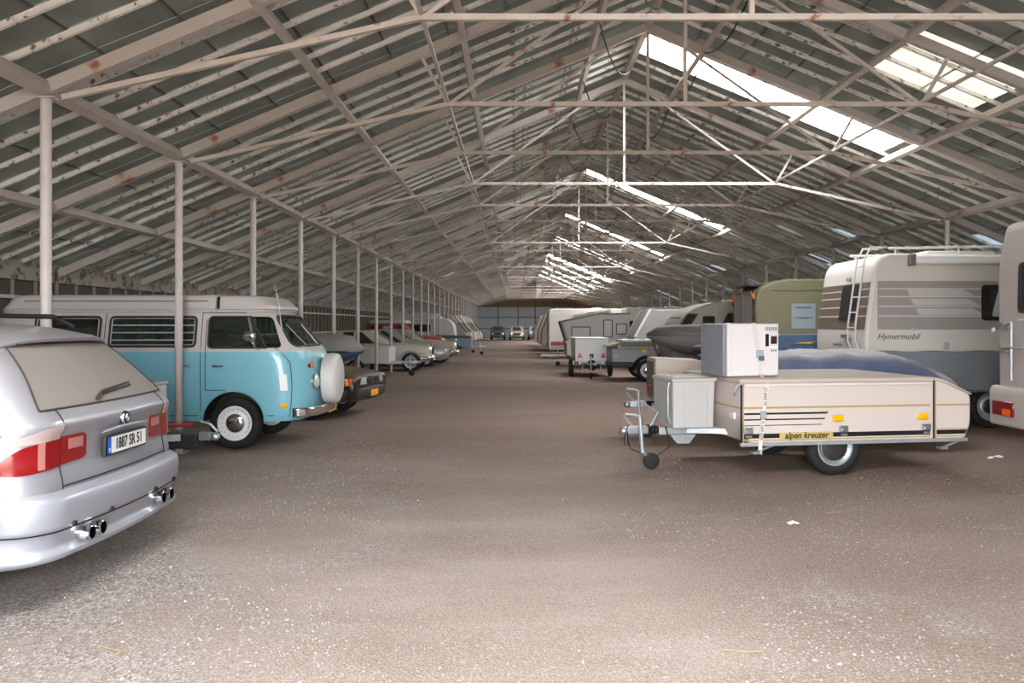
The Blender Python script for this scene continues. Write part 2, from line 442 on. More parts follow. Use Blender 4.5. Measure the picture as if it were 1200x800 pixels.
def pane_geo(sg, y, u0, u1):
    w = GAP/2-.002; lift = .012
    P = lambda u, yy, dz: (CX+sg*u, yy, ZG(u)+dz)
    a = [P(u0, y-w, 0), P(u0, y+w, 0), P(u1, y+w, lift), P(u1, y-w, lift)]
    b = [(x, yy, z+.005) for x, yy, z in a]
    return a+b, [(0, 1, 2, 3), (4, 7, 6, 5), (0, 4, 5, 1), (1, 5, 6, 2), (2, 6, 7, 3), (3, 7, 4, 0)]
def area_px(sg, y, u0, u1):
    c = []
    for yy in (y-GAP/2, y+GAP/2):
        for u in (u0, u1):
            if yy < .6: return 0
            c.append((HX+FPX*(CX+sg*u)/yy, HY-FPX*(ZG(u)-EYE)/yy))
    xs = [p[0] for p in c]; ys = [p[1] for p in c]
    if max(xs) < 0 or min(xs) > 1200 or max(ys) < 0: return 0
    p, q, r, t = c[0], c[1], c[3], c[2]
    return abs((r[0]-p[0])*(t[1]-q[1])-(t[0]-q[0])*(r[1]-p[1]))/2
panes = [(area_px(*p[:4]), p) for p in panes]; panes.sort(key=lambda a: -a[0])
far = MB(); shared = {}
for n_, (a_, (sg, y, u0, u1, mat)) in enumerate(panes):
    br = broken(sg, y, (u0+u1)/2)
    if br and rnd.random() < .6: mat = 'pane_film'
    if n_ < 300:
        key = (sg, round(u0, 3), mat)
        if key not in shared:
            vs, fs = pane_geo(sg, 0, u0, u1); mb = MB().add(vs, fs); me = mb.mesh('pane'); me.materials.append(MATS[mat]); shared[key] = me
        o = bpy.data.objects.new('pane', shared[key]); COL.objects.link(o); o.parent = ceiling; o.location = (0, y, 0)
    else:
        vs, fs = pane_geo(sg, y, u0, u1); far.add(vs, fs, ['pane_dirty', 'pane_pale', 'pane_film'].index(mat))
o = far.build('pane', ['pane_dirty', 'pane_pale', 'pane_film'], ceiling); o['kind'] = 'stuff'

# purlins and ridge run the length of the hall
for u in (-7.85, -6.3, -4.42, -2.77, -.9, .9, 2.77, 4.42, 6.3, 7.85):
    sg = 1 if u > 0 else -1; z = ZG(abs(u))-(.16 if abs(u) > 1 else .13); w = .11 if abs(u) == 6.3 else .08
    mb = MB(); up = Vector((sg*SP, 0, 1)).normalized()
    mb.bar((CX+u, Y0, z), (CX+u, Y1, z), w, .105 if abs(u) > 1 else .09, up=up)
    mb.build('purlin', 'beam_paint', ceiling)
mb = MB(); mb.box(CX-.05, CX+.05, Y0, Y1, ZG(0)-.16, ZG(0)-.01); mb.build('ridge_beam', 'beam_paint', ceiling)
# thin runners tying the truss corners together
TZ = 4.34; KX = 2.95
for sg in (-1, 1):
    mb = MB(); mb.bar((CX+sg*KX, Y0, TZ+.03), (CX+sg*KX, Y1, TZ+.03), .035, .035); mb.build('runner', 'tie_paint', ceiling)

# trusses
def truss_parts():
    P = {}
    for sg, nm in ((-1, 'rafterL'), (1, 'rafterR')):
        up = Vector((sg*SP, 0, 1)).normalized(); mb = MB()
        mb.bar((CX, 0, ZG(0)-.15), (CX+sg*(UE-.05), 0, ZG(UE-.05)-.15), .055, .12, up=up)
        mb.bar((CX, 0, ZG(0)-.215), (CX+sg*(UE-.05), 0, ZG(UE-.05)-.215), .085, .012, up=up); P[nm] = ('rafter', mb, 'beam_paint')
    mb = MB(); mb.bar((CX-KX, 0, TZ), (CX+KX, 0, TZ), .05, .055); P['tie'] = ('tie_beam', mb, 'tie_paint')
    for sg in (-1, 1):
        mb = MB(); mb.bar((CX+sg*KX, 0, TZ), (CX+sg*6.15, 0, ZG(6.15)-.3), .05, .05); P['ts%d' % sg] = ('tie_beam', mb, 'tie_paint')
        mb = MB(); mb.bar((CX+sg*KX, .03, TZ), (CX+sg*.5, .03, ZG(.5)-.2), .03, .04); P['d%d' % sg] = ('diagonal_strut', mb, 'tie_paint')
        mb = MB(); mb.bar((CX+sg*KX, 0, TZ), (CX+sg*(KX+.32), 0, ZG(KX+.32)-.22), .03, .04); P['s%d' % sg] = ('short_strut', mb, 'tie_paint')
    mb = MB(); mb.bar((CX, 0, TZ), (CX, 0, ZG(0)-.2), .045, .045, up=(0, 1, 0)); P['k'] = ('king_post', mb, 'tie_paint')
    return P
TP = {k: (n, mb.mesh(n), m) for k, (n, mb, m) in truss_parts().items()}
for k, (n, me, m) in TP.items(): me.materials.append(MATS[m])
for i in range(I0, I1+1):
    for k, (n, me, m) in TP.items():
        if i % 2 and k in ('d-1', 'd1') and i > 12: continue
        o = bpy.data.objects.new(n, me); COL.objects.link(o); o.parent = ceiling; o.location = (0, TY(i), 0)
# posts under the purlin lines
zt = ZG(6.3)-.235
pm = MB(); pm.tube([(0, 0, 0), (0, 0, zt)], .048, 14); pm.box(-.09, .09, -.09, .09, 0, .02); pm.box(-.09, .09, -.06, .06, zt-.015, zt)
pme = pm.mesh('support_post'); pme.materials.append(MATS['post_paint']); pme.shade_smooth(); pme.set_sharp_from_angle(angle=.7)
ORD = ['first', 'second', 'third', 'fourth', 'fifth', 'sixth', 'seventh', 'eighth', 'ninth', 'tenth', 'eleventh', 'twelfth', 'thirteenth', 'fourteenth', 'fifteenth', 'sixteenth', 'seventeenth', 'eighteenth', 'nineteenth', 'twentieth', 'twenty-first', 'twenty-second', 'twenty-third', 'twenty-fourth', 'twenty-fifth', 'twenty-sixth', 'twenty-seventh', 'twenty-eighth', 'twenty-ninth', 'thirtieth']
for sg, nm in ((-1, 'left'), (1, 'right')):
    c = 0
    for i in range(0 if sg < 0 else 3, I1):
        o = bpy.data.objects.new('support_post', pme); COL.objects.link(o); o.location = (CX+sg*6.3, TY(i), 0)
        tag(o, 'slim round white roof post with rust spots, %s from the camera in the %s row' % (ORD[c], nm), 'post', '%s row of roof posts' % nm); c += 1

# side walls
def side_wall(name, X, sg, mat):
    ez = ZG(UE)
    w = bpy.data.objects.new(name, None); COL.objects.link(w); w['kind'] = 'structure'
    mb = MB(); mb.box(X-.1, X+.1, Y0, Y1, 0, .55); mb.build('plinth', 'concrete', w)
    x = X
    mb = MB(); mb.box(x-.05, x+.05, Y0, Y1, ez-.28, ez+.0); mb.build('eave_board', 'eave_paint', w)
    mb = MB(); mb.box(x-.045, x+.045, Y0, Y1, 1.98, 2.03); mb.build('rail', 'tie_paint', w)
    mb = MB(); mb.box(x-.03, x+.03, Y0, Y1, 1.28, 1.33); mb.build('rail', 'tie_paint', w)
    WG = BAY/5; WN = int(round((Y1-Y0)/WG))
    bme = MB().box(-.03, .03, -.022, .022, .55, ez-.05).mesh('glazing_bar'); bme.materials.append(MATS['wall_bar'])
    pmn = MB().box(-.004, .004, -WG/2+.02, WG/2-.02, .55, ez-.06).mesh('pane'); pmn.materials.append(MATS[mat])
    for i in range(WN+1):
        o = bpy.data.objects.new('glazing_bar', bme); COL.objects.link(o); o.parent = w; o.location = (X, Y0+i*WG, 0)
        if i < WN:
            o = bpy.data.objects.new('pane', pmn); COL.objects.link(o); o.parent = w; o.location = (X-sg*.005, Y0+(i+.5)*WG, 0)
    return w
side_wall('wall_left', XL, 1, 'pane_wall'); side_wall('wall_right', XR, -1, 'pane_wall_green')

# far gable: grey sheet below, tan boarded glazing above
w = bpy.data.objects.new('wall_far', None); COL.objects.link(w); w['kind'] = 'structure'
n = 40; xs = [XL+(XR-XL)*i/n for i in range(n+1)]
sheet = MB().box(-(XR-XL)/n/2-.002, (XR-XL)/n/2+.002, -.02, .02, 0, 3.55).mesh('sheet'); sheet.materials.append(MATS['gable_sheet'])
for i in range(n):
    xc = (xs[i]+xs[i+1])/2; ztop = ZG(abs(xc-CX))+.1
    if ztop > 3.55:
        o = bpy.data.objects.new('sheet', sheet); COL.objects.link(o); o.parent = w; o.location = (xc, Y1+.05, 0)
        MB().box(xs[i]-.002, xs[i+1]+.002, Y1+.03, Y1+.07, 3.54, ztop).build('gable_panel', 'gable_tan', w)
    else:
        MB().box(xs[i]-.002, xs[i+1]+.002, Y1+.03, Y1+.07, 0, ztop).build('sheet', 'gable_sheet', w)
for z in (.05, 1.1, 2.35, 3.56): MB().box(XL, XR, Y1-.03, Y1+.02, z, z+.09).build('rail', 'frame_dark', w)
for x in (-4.6, -2, .2, 2.1, 4.2, 6.6, 9): MB().box(x-.05, x+.05, Y1-.06, Y1, 0, ZG(abs(x-CX))-.15).build('stanchion', 'frame_dark', w)
# front gable with the wide doorway the photographer stands inside of
w = bpy.data.objects.new('wall_front', None); COL.objects.link(w); w['kind'] = 'structure'
DX0, DX1, DZ = -3.1, 2.1, 3.7
P = lambda x: (x, ZG(abs(x-CX))-.02)
MB().prism([(XL, 0), (DX0, 0), P(DX0), P(XL)], Y0-.06, Y0, 'xz').build('side_panel', 'gable_sheet', w)
MB().prism([(DX1, 0), (XR, 0), P(XR), P(DX1)], Y0-.06, Y0, 'xz').build('side_panel', 'gable_sheet', w)
MB().prism([(DX0, DZ-.1), (DX1, DZ-.1), P(DX1), P(CX), P(DX0)], Y0-.06, Y0, 'xz').build('gable_panel', 'gable_sheet', w)
portal(((DX0+DX1)/2, Y0-.1, DZ/2), (PI/2, 0, 0), DX1-DX0, DZ)
for g in sorted(SKY):
    if g-1 in SKY: continue
    nw = 3 if g+2 in SKY else 2; yc = Y0+(g+nw/2)*GAP; um = SKY[g]/2
    portal((CX+um, yc, ZG(um)+.06), (0, math.atan(SP), 0), SKY[g]*1.08, nw*GAP)

yl = Y0+(gap_of(.21)+2)*GAP
portal((CX-2.22, yl, ZG(2.22)+.06), (0, -math.atan(SP), 0), 4.45*1.08, 4*GAP)

# ------------------------------------------------------------------ ground: packed earth with gravel
def ground_mat():
    m = bpy.data.materials.new('packed_earth'); m.use_nodes = True; N = m.node_tree.nodes; L = m.node_tree.links; b = N['Principled BSDF']
    g = N.new('ShaderNodeNewGeometry'); 
    def noise_(sc, det=6, ro=.6, vec=None, dist=0):
        n = N.new('ShaderNodeTexNoise'); n.inputs['Scale'].default_value = sc; n.inputs['Detail'].default_value = det; n.inputs['Roughness'].default_value = ro
        n.inputs['Distortion'].default_value = dist
        L.new(vec or g.outputs['Position'], n.inputs['Vector']); return n.outputs['Fac']
    def ramp(f, stops):
        r = N.new('ShaderNodeValToRGB'); e = r.color_ramp.elements
        while len(e) < len(stops): e.new(.5)
        for el, (p, c) in zip(e, stops): el.position = p; el.color = (c if len(c) == 4 else lin(c)+(1,))
        L.new(f, r.inputs[0]); return r.outputs[0]
    def mix(f, a, c):
        x = N.new('ShaderNodeMix'); x.data_type = 'RGBA'
        if hasattr(f, 'links') or not isinstance(f, float): L.new(f, x.inputs[0])
        else: x.inputs[0].default_value = f
        for s_, v in ((6, a), (7, c)):
            if isinstance(v, tuple): x.inputs[s_].default_value = lin(v)+(1,)
            else: L.new(v, x.inputs[s_])
        return x.outputs[2]
    mp = N.new('ShaderNodeMapping'); mp.inputs['Scale'].default_value = (.35, .8, 1); L.new(g.outputs['Position'], mp.inputs['Vector'])
    base = ramp(noise_(.9, 7, .6, mp.outputs[0]), [(.3, (134, 116, 104)), (.5, (160, 142, 131)), (.7, (186, 171, 161))])
    fine = ramp(noise_(70, 3, .7), [(.3, (96, 80, 70)), (.52, (156, 140, 130)), (.75, (216, 206, 200))])
    col = mix(.45, base, fine)
    sp0 = N.new('ShaderNodeSeparateXYZ'); L.new(g.outputs['Position'], sp0.inputs[0])
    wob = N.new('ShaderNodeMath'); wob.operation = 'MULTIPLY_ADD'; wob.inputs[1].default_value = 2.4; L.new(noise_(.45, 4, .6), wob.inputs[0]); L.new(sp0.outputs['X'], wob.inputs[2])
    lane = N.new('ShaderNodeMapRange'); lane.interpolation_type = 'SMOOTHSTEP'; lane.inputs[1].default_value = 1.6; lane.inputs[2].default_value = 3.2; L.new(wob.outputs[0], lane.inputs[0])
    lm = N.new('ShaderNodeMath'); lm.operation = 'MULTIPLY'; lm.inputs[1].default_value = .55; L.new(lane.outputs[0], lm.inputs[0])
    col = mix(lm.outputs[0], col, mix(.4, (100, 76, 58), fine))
    # away from the entrance the floor turns a darker brown
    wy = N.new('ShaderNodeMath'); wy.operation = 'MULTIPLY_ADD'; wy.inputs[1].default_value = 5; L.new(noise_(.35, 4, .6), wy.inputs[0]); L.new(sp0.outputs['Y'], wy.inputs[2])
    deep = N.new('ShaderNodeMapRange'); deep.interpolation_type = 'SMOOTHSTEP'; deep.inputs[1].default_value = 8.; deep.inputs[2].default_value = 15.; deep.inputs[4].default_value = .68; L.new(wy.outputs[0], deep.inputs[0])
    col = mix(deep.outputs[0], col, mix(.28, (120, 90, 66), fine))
    # gravel patches to the left of the aisle and by the trailer
    sx = N.new('ShaderNodeSeparateXYZ'); L.new(g.outputs['Position'], sx.inputs[0])
    mr = N.new('ShaderNodeMapRange'); mr.inputs[1].default_value = -.3; mr.inputs[2].default_value = -3.0; mr.inputs[3].default_value = -.10; mr.inputs[4].default_value = .10
    L.new(sx.outputs['X'], mr.inputs[0])
    ad = N.new('ShaderNodeMath'); L.new(noise_(.7, 5, .65, None, .4), ad.inputs[0]); L.new(mr.outputs[0], ad.inputs[1])
    gm = ramp(ad.outputs[0], [(.47, (0, 0, 0, 1)), (.66, (1, 1, 1, 1))])
    vo = N.new('ShaderNodeTexVoronoi'); vo.inputs['Scale'].default_value = 75; L.new(g.outputs['Position'], vo.inputs['Vector'])
    gv = ramp(vo.outputs['Color'], [(.1, (100, 90, 82)), (.5, (148, 140, 134)), (.9, (206, 200, 196))])
    fm = N.new('ShaderNodeMath'); fm.operation = 'MULTIPLY'; fm.inputs[1].default_value = .75; L.new(gm, fm.inputs[0])
    inv = N.new('ShaderNodeMath'); inv.operation = 'MULTIPLY_ADD'; inv.inputs[1].default_value = -1.1; inv.inputs[2].default_value = 1.0; inv.use_clamp = True; L.new(deep.outputs[0], inv.inputs[0])
    fm2 = N.new('ShaderNodeMath'); fm2.operation = 'MULTIPLY'; L.new(fm.outputs[0], fm2.inputs[0]); L.new(inv.outputs[0], fm2.inputs[1])
    col = mix(fm2.outputs[0], col, gv)
    # pale specks: loose chippings everywhere
    v2 = N.new('ShaderNodeTexVoronoi'); v2.inputs['Scale'].default_value = 16; L.new(g.outputs['Position'], v2.inputs['Vector'])
    sp = ramp(v2.outputs['Distance'], [(.06, (1, 1, 1, 1)), (.10, (0, 0, 0, 1))])
    sm = N.new('ShaderNodeMath'); sm.operation = 'MULTIPLY'; L.new(sp, sm.inputs[0]); L.new(ramp(noise_(3.1), [(.48, (0, 0, 0, 1)), (.6, (.8, .8, .8, 1))]), sm.inputs[1])
    col = mix(sm.outputs[0], col, (205, 195, 186))
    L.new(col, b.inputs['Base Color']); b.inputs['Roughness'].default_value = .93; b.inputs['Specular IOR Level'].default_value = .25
    hb = N.new('ShaderNodeMath'); hb.operation = 'ADD'; L.new(noise_(60, 6, .75), hb.inputs[0]); L.new(vo.outputs['Distance'], hb.inputs[1])
    bp = N.new('ShaderNodeBump'); bp.inputs['Strength'].default_value = .5; bp.inputs['Distance'].default_value = .02
    L.new(hb.outputs[0], bp.inputs['Height']); L.new(bp.outputs[0], b.inputs['Normal'])
    MATS['packed_earth'] = m
ground_mat()
mb = MB(); nx, ny = 60, 150; GX0, GX1, GY0, GY1 = -9.0, 13.2, -16.0, 96.0
H = lambda x, y: (0.012*noise.noise(Vector((x*.8, y*.5, 0))) if -1.7 < x < 1.2 and y > 0 else 0)-.004
vs = [(GX0+(GX1-GX0)*i/nx, GY0+(GY1-GY0)*j/ny, H(GX0+(GX1-GX0)*i/nx, GY0+(GY1-GY0)*j/ny)) for i in range(nx+1) for j in range(ny+1)]
fs = [(i*(ny+1)+j, (i+1)*(ny+1)+j, (i+1)*(ny+1)+j+1, i*(ny+1)+j+1) for i in range(nx) for j in range(ny)]
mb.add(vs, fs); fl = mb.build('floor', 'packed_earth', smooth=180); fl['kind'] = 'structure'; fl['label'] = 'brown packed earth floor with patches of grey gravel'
# land around the hall
M('yard', (150, 140, 126), .95, var=.2, scale=.6)
mb = MB(); mb.add([(-120, -120, -.03), (130, -120, -.03), (130, 220, -.03), (-120, 220, -.03)], [(0, 1, 2, 3)])
o = mb.build('ground', 'yard'); o['kind'] = 'structure'
# loose gravel stones lying on the earth near the camera
M('gravel', (166, 159, 152), .9, var=.35, scale=30)
mb = MB(); rg = random.Random(11); cnt = 0
while cnt < 7000:
    y = 3.3+9*rg.random()**1.7; x = rg.uniform(-4.2, 5)*(y/9+.35)
    if not (-2.7 < x < 5.4): continue
    dens = noise.noise(Vector((x*.9, y*.7, 3)))+(.35 if x < -.9 else -.1)
    if rg.random() > .35+dens: continue
    r = rg.uniform(.003, .0085)*(1.0 if rg.random() < .97 else 1.8); ph = rg.random()*6
    vs = [(x+r*math.cos(ph+2*PI*k/5)*rg.uniform(.7, 1.2), y+r*math.sin(ph+2*PI*k/5)*rg.uniform(.7, 1.2), -.004+rg.uniform(.0, .3)*r) for k in range(5)]
    vs += [(x+rg.uniform(-.3, .3)*r, y+rg.uniform(-.3, .3)*r, H(x, y)+r*rg.uniform(.6, 1.1))]
    mb.add(vs, [(k, (k+1) % 5, 5) for k in range(5)]); cnt += 1
o = mb.build('gravel', 'gravel'); tag(o, 'loose pale gravel chippings scattered over the earth floor', 'gravel'); o['kind'] = 'stuff'
# ------------------------------------------------------------------ vehicle materials
M('suv_silver', (164, 164, 172), .36, .55, dust=.34, dustcol=(176, 164, 150), var=.03, coat=.45)
M('suv_bumper', (168, 171, 182), .40, .5, dust=.25, dustcol=(176, 164, 150), var=.03, coat=.3)
M('dusty_glass', (128, 120, 114), .5, dust=.5, dustcol=(156, 146, 138), var=.08, scale=3, streak=(1, 6, 1))
M('dark_glass', (28, 30, 30), .12, dust=.25, var=.1, spec=.7)
M('rubber', (22, 21, 21), .8, var=.2, bump=.2, dust=.10, dustcol=(110,100,90))
M('black', (18, 18, 19), .5)
M('black_trim', (34, 32, 32), .6, dust=.2)
M('gap', (14, 14, 14), .9)
M('chrome', (215, 215, 215), .12, 1.0, var=.03)
M('steel', (170, 172, 174), .42, .9, var=.15, spots=.28, spotcol=(110, 80, 60))
M('galv', (176, 180, 182), .5, .6, var=.2, scale=14)
M('rust', (112, 72, 48), .85, var=.3)
M('lens_red', (128, 14, 18), .15, var=.1, coat=.6)
M('lens_red_dark', (120, 20, 24), .18, var=.1, coat=.5)
M('brake_dark', (54, 18, 18), .3)
M('lens_pink', (168, 112, 108), .2, coat=.4)
M('lens_clear', (176, 156, 154), .15, var=.05, coat=.6)
M('lens_amber', (255, 176, 0), .22, var=.05, coat=.4)
M('lens_orange', (222, 96, 24), .2, var=.08, coat=.5)
M('lens_glass', (206, 208, 204), .1, .3, var=.1, coat=.6)
M('reflector', (240, 84, 44), .25, var=.1)
M('plate_white', (232, 232, 230), .4)
M('plate_yellow', (238, 164, 24), .4)
M('plate_blue', (32, 92, 190), .4)
M('white', (214, 210, 206), .45, dust=.25, var=.04)
M('white_clean', (236, 234, 232), .4, var=.02)
M('emblem_blue', (40, 110, 190), .3)
M('seat_cloth', (52, 56, 60), .9)
M('van_blue', (122, 188, 204), .34, dust=.3, dustcol=(160, 160, 150), var=.04, coat=.35)
M('van_white', (198, 190, 186), .42, dust=.3, dustcol=(176, 166, 156), var=.04, coat=.2)
glassy('van_glass', (205, 222, 216), rough=.03, dust=.05)
glassy('lamp_glass', (230, 230, 230), rough=.05, dust=.03)

def wheel(par, x, y, r, w, side, rim='white', cap='chrome', style='steel', n=28, hub=.55):
    """tyre with rim and hub cap; side = +1/-1 says which way its face looks along local y"""
    mb = MB(); h = w/2; a = r*.66
    prof = [(a, -h*.75), (a+.02, -h*.98), (r-.05, -h), (r-.012, -h*.8), (r, -h*.45), (r, h*.45), (r-.012, h*.8), (r-.05, h), (a+.02, h*.98), (a, h*.75)]
    mb.loft([[(x+q*math.cos(2*PI*j/n), y+k, r+q*math.sin(2*PI*j/n)) for j in range(n)] for q, k in prof], 0, False, True)
    t = mb.build('wheel', 'rubber', par, smooth=50)
    s = side; mb = MB(); q = h*.72*s
    if style == 'steel':
        pr = [(a+.004, q*.2), (a+.004, q*1.12), (a-.012, q*1.12), (a-.035, q*.7), (a*.72, q*.5), (a*.6, q*.75), (a*.45, q*.8), (.01, q*.8)]
    else:
        pr = [(a+.004, q*.2), (a+.004, q*1.12), (a-.02, q*1.1), (a*.86, q*.6), (a*.5, q*.45), (.01, q*.6)]
    mb.lathe(pr, (x, y, r), 'y', n)
    rm = mb.build('rim', rim, t, smooth=40)
    if style == 'steel':
        mb = MB()
        for k in range(18):
            an = 2*PI*k/18; px = x+a*.83*math.cos(an); pz = r+a*.83*math.sin(an)
            mb.lathe([(.011, q*.6), (.011, q*.66), (.001, q*.66)], (px, y, pz), 'y', 6)
        mb.build('vent_hole', 'gap', t)['kind'] = 'stuff'
    else:
        mb = MB()
        for k in range(10):
            an = 2*PI*k/10; d = Vector((math.cos(an), 0, math.sin(an))); c = Vector((x, y+q*.8, r))
            mb.bar(c+d*a*.2, c+d*a*.9, .03, .02, up=(0, 1, 0))
        mb.build('spoke', rim, t)['kind'] = 'stuff'
    mb = MB(); c = a*hub
    mb.lathe([(c, q*.75), (c, q*.9), (c*.8, q*1.15), (c*.4, q*1.28), (.002, q*1.3)], (x, y, r), 'y', 20)
    mb.build('hub_cap', cap, t, smooth=40)
    return t

# ------------------------------------------------------------------ silver estate car at the left edge, tail to the aisle
def silver_car():
    c = T('estate_car', 'dusty silver estate car seen from behind at the left edge, red lamps and twin exhausts', 'car', (-4.78, 5.24, 0), 180)
    S = Shell([(.38, -2.18, 2.20, .90, .22, .3, .05, .1), (.55, -2.235, 2.30, .925, .22, .35, .06, .15), (.68, -2.245, 2.31, .93, .22, .35, .06, .15),
               (.82, -2.225, 2.28, .935, .22, .35, .06, .15), (.95, -2.225, 2.2, .93, .22, .35, .06, .15), (1.03, -2.25, 2.0, .92, .22, .35, .06, .15),
               (1.07, -2.225, 1.5, .91, .22, .35, .06, .15), (1.12, -2.18, 1.05, .89, .21, .35, .06, .12), (1.30, -2.03, .75, .80, .19, .3, .06, .1),
               (1.46, -1.87, .45, .715, .17, .25, .07, .1), (1.53, -1.74, .28, .665, .17, .25, .07, .1), (1.585, -1.5, 0, .60, .2, .25, .07, .1), (1.625, -1.05, -.35, .44, .2, .25, .06, .1)])
    b = S.body(60, 9).build('body', 'suv_silver', c, smooth=180)
    cyls = [MB().lathe([(.40, -.3), (.40, .3)], (x, y, .36), 'y', 32) for x in (-1.42, 1.4) for y in (-.85, .85)]
    cut(b, cyls); b.data.shade_smooth(); b.data.set_sharp_from_angle(angle=.7)
    for x in (-1.42, 1.4):
        for s in (1, -1): wheel(c, x, s*.80, .36, .25, s, 'galv', 'galv', 'alloy')
    # rear bumper with the deep apron
    B = Shell([(.27, -2.20, 2, .90, .24, .3, .07, .1), (.30, -2.30, 2, .94, .26, .3, .08, .1), (.325, -2.315, 2, .945, .26, .3, .08, .1), (.36, -2.275, 2, .93, .25, .3, .08, .1),
               (.45, -2.29, 2, .935, .25, .3, .08, .1), (.465, -2.315, 2, .945, .25, .3, .08, .1), (.58, -2.33, 2, .95, .25, .3, .08, .1), (.635, -2.32, 2, .948, .25, .3, .08, .1), (.67, -2.255, 2, .935, .24, .3, .07, .1)])
    bp = B.patch(-.462, .462, .27, .67, 64, 26, 0, .06).build('rear_bumper', 'suv_bumper', c, smooth=50)
    B.line([(t/40*.45, .458) for t in range(-40, 41)], .004, .002).build('seam', 'gap', bp)
    for y in (.66, .30, -.30, -.66):
        t = B.s_rear(abs(y), .475)*(1 if y > 0 else -1); p = B.pt(t, .478)
        MB().lathe([(.016, -.012), (.016, .004), (.002, .005)], p+Vector((-.004, 0, 0)), 'x', 12).build('parking_sensor', 'black', bp)
    for y in (.54, .415, -.415, -.54):
        e = MB(); e.lathe([(.042, .12), (.042, -.055), (.036, -.06), (.034, .02)], (-2.265, y, .395), 'x', 20)
        ex = e.build('exhaust_tip', 'chrome', c, smooth=40)
        MB().lathe([(.034, -.03), (.001, -.03)], (-2.265, y, .395), 'x', 16).build('opening', 'gap', ex)
    # tailgate window, dusty grey
    wz0, wz1 = 1.115, 1.475
    gl = S.patch(lambda z: -(.25+.045*(1.5-z)/.4), lambda z: (.25+.045*(1.5-z)/.4), wz0, wz1, 24, 14, .004, .02).build('rear_window', 'dusty_glass', c, smooth=50)
    S.line([(-.29+.58*i/20, wz0) for i in range(21)], .007, .004).build('seal', 'black_trim', gl)
    for s in (1, -1): S.line([(s*(.25+.045*(1.5-z)/.4), z) for z in [wz0+(wz1-wz0)*i/12 for i in range(13)]], .006, .004).build('seal', 'black_trim', gl)
    wp = MB(); P = lambda y, z: S.pt(S.s_rear(abs(y), z)*(1 if y > 0 else -1), z)+Vector((-.025, 0, .01))
    wp.tube([P(.22, 1.135), P(.12, 1.17), P(-.30, 1.20)], [.016, .009, .006], 6)
    wp.tube([P(.1, 1.165)+Vector((.01, 0, -.012)), P(-.32, 1.19)+Vector((.01, 0, -.012))], .008, 6)
    wp.build('wiper', 'black_trim', c)
    # roof spoiler over the window with the brake light strip under it
    sp = MB(); rings = []
    for i in range(17):
        y = -.66+1.32*i/16; q = (abs(y)/.66)**4; x0 = -1.90+.10*q+.02*(y/.66)**2; zt = 1.525-.055*q
        rings.append([(x0, y, zt-.028), (x0-.008, y, zt-.012), (x0+.06, y, zt+.012), (x0+.30, y, zt+.055-.02*q), (x0+.30, y, zt-.02), (x0+.10, y, zt-.045)])
    sp.loft(rings); so = sp.build('roof_spoiler', 'suv_silver', c, smooth=60)
    MB().box(-1.862, -1.845, -.5, .5, 1.478, 1.497).build('brake_light', 'brake_dark', so, bevel=.004)
    # lamps, each side wraps round the corner
    for s in (1, -1):
        t_in = S.s_rear(.415, .88)*s; t_g = S.s_rear(.655, .88)*s
        inner = S.patch(t_in, t_g, lambda u: .815-.01*u+.02*max(0, .12-u)/.12, lambda u: .965-.02*max(0, .1-u)/.1, 14, 6, .008, .03).build('tail_light', 'lens_red', c, smooth=50)
        S.patch(t_in+s*.012, t_in+s*.06, .885, .945, 4, 3, .010, .01).build('reversing_lens', 'lens_pink', inner)
        to = .425*s
        S.patch(t_g+s*.004, to, lambda u: .80-.03*u+.025*u**6, lambda u: .955-.015*u-.10*u**4, 14, 6, .008, .03).build('wrap_lens', 'lens_red', inner, smooth=50)
        S.patch(t_g+s*.004, t_g+(to-t_g)*.9, lambda u: .957-.02*u, lambda u: 1.035-.02*u-.065*u*u, 12, 5, .008, .03).build('clear_lens', 'lens_clear', inner, smooth=50)
        S.patch(t_g+(to-t_g)*.30, t_g+(to-t_g)*.42, .80, .95, 4, 6, .010, .01).build('painted_highlight', 'lens_pink', inner, smooth=50)  # highlight on the lens, painted as a paler strip
        # seams: tailgate edge, hatch corner, side crease
        S.line([(t_g+s*.001, z) for z in [.66+.46*i/14 for i in range(15)]], .004, .001).build('seam', 'gap', c)
        S.line([(s*(.42+.10*i/12), 1.0-.012*i/12) for i in range(13)], .003, .0).build('seam', 'gap', c)
        # side rear window
        S.patch(lambda z: s*S.s_side(-1.75+.35*(z-1.12)/.3, z), lambda z: s*S.s_side(-.9, z), 1.14, 1.42, 8, 6, .003, .015).build('side_window', 'dark_glass', c, smooth=60)
        S.patch(lambda z: s*S.s_side(-.82, z), lambda z: s*S.s_side(.05, z), 1.14, 1.42, 8, 6, .003, .015).build('side_window', 'dark_glass', c, smooth=60)
    S.patch(.80, 1.20, 1.14, 1.46, 16, 8, .003, .015).build('windscreen', 'dark_glass', c, smooth=60)
    S.line([(S.s_rear(.65, .7)*(-1+2*i/20), .685) for i in range(21)], .004, .001).build('seam', 'gap', c)
    # number plate in its pressed recess, emblem above
    X = -2.235
    rc = MB(); rc.ring(rrect(-.40, .40, .735, .965, .07), rrect(-.375, .375, .755, .945, .05), X-.012, X+.03, 'yz'); 
    grip = MB(); grip.tube([(X-.02, -.30+.60*i/12, .938+.012*math.sin(PI*i/12)) for i in range(13)], [.003]+[.011]*11+[.003], 8); grip.build('grip_strip', 'suv_silver', c, smooth=60)
    pf = MB(); pf.box(X-.03, X, -.272, .272, .788, .912); pl = pf.build('number_plate', 'black', c, bevel=.006)
    MB().box(X-.033, X-.028, -.255, .255, .80, .90).build('plate_face', 'plate_white', pl)
    MB().box(X-.0345, X-.03, .213, .255, .80, .90).build('country_band', 'plate_blue', pl)
    text('lettering', '1887 SR 51', .098, 'black', pl, (X-.0345, -.02, .849), (90, 0, -90), .0008, sx=.80, bold=.0018)
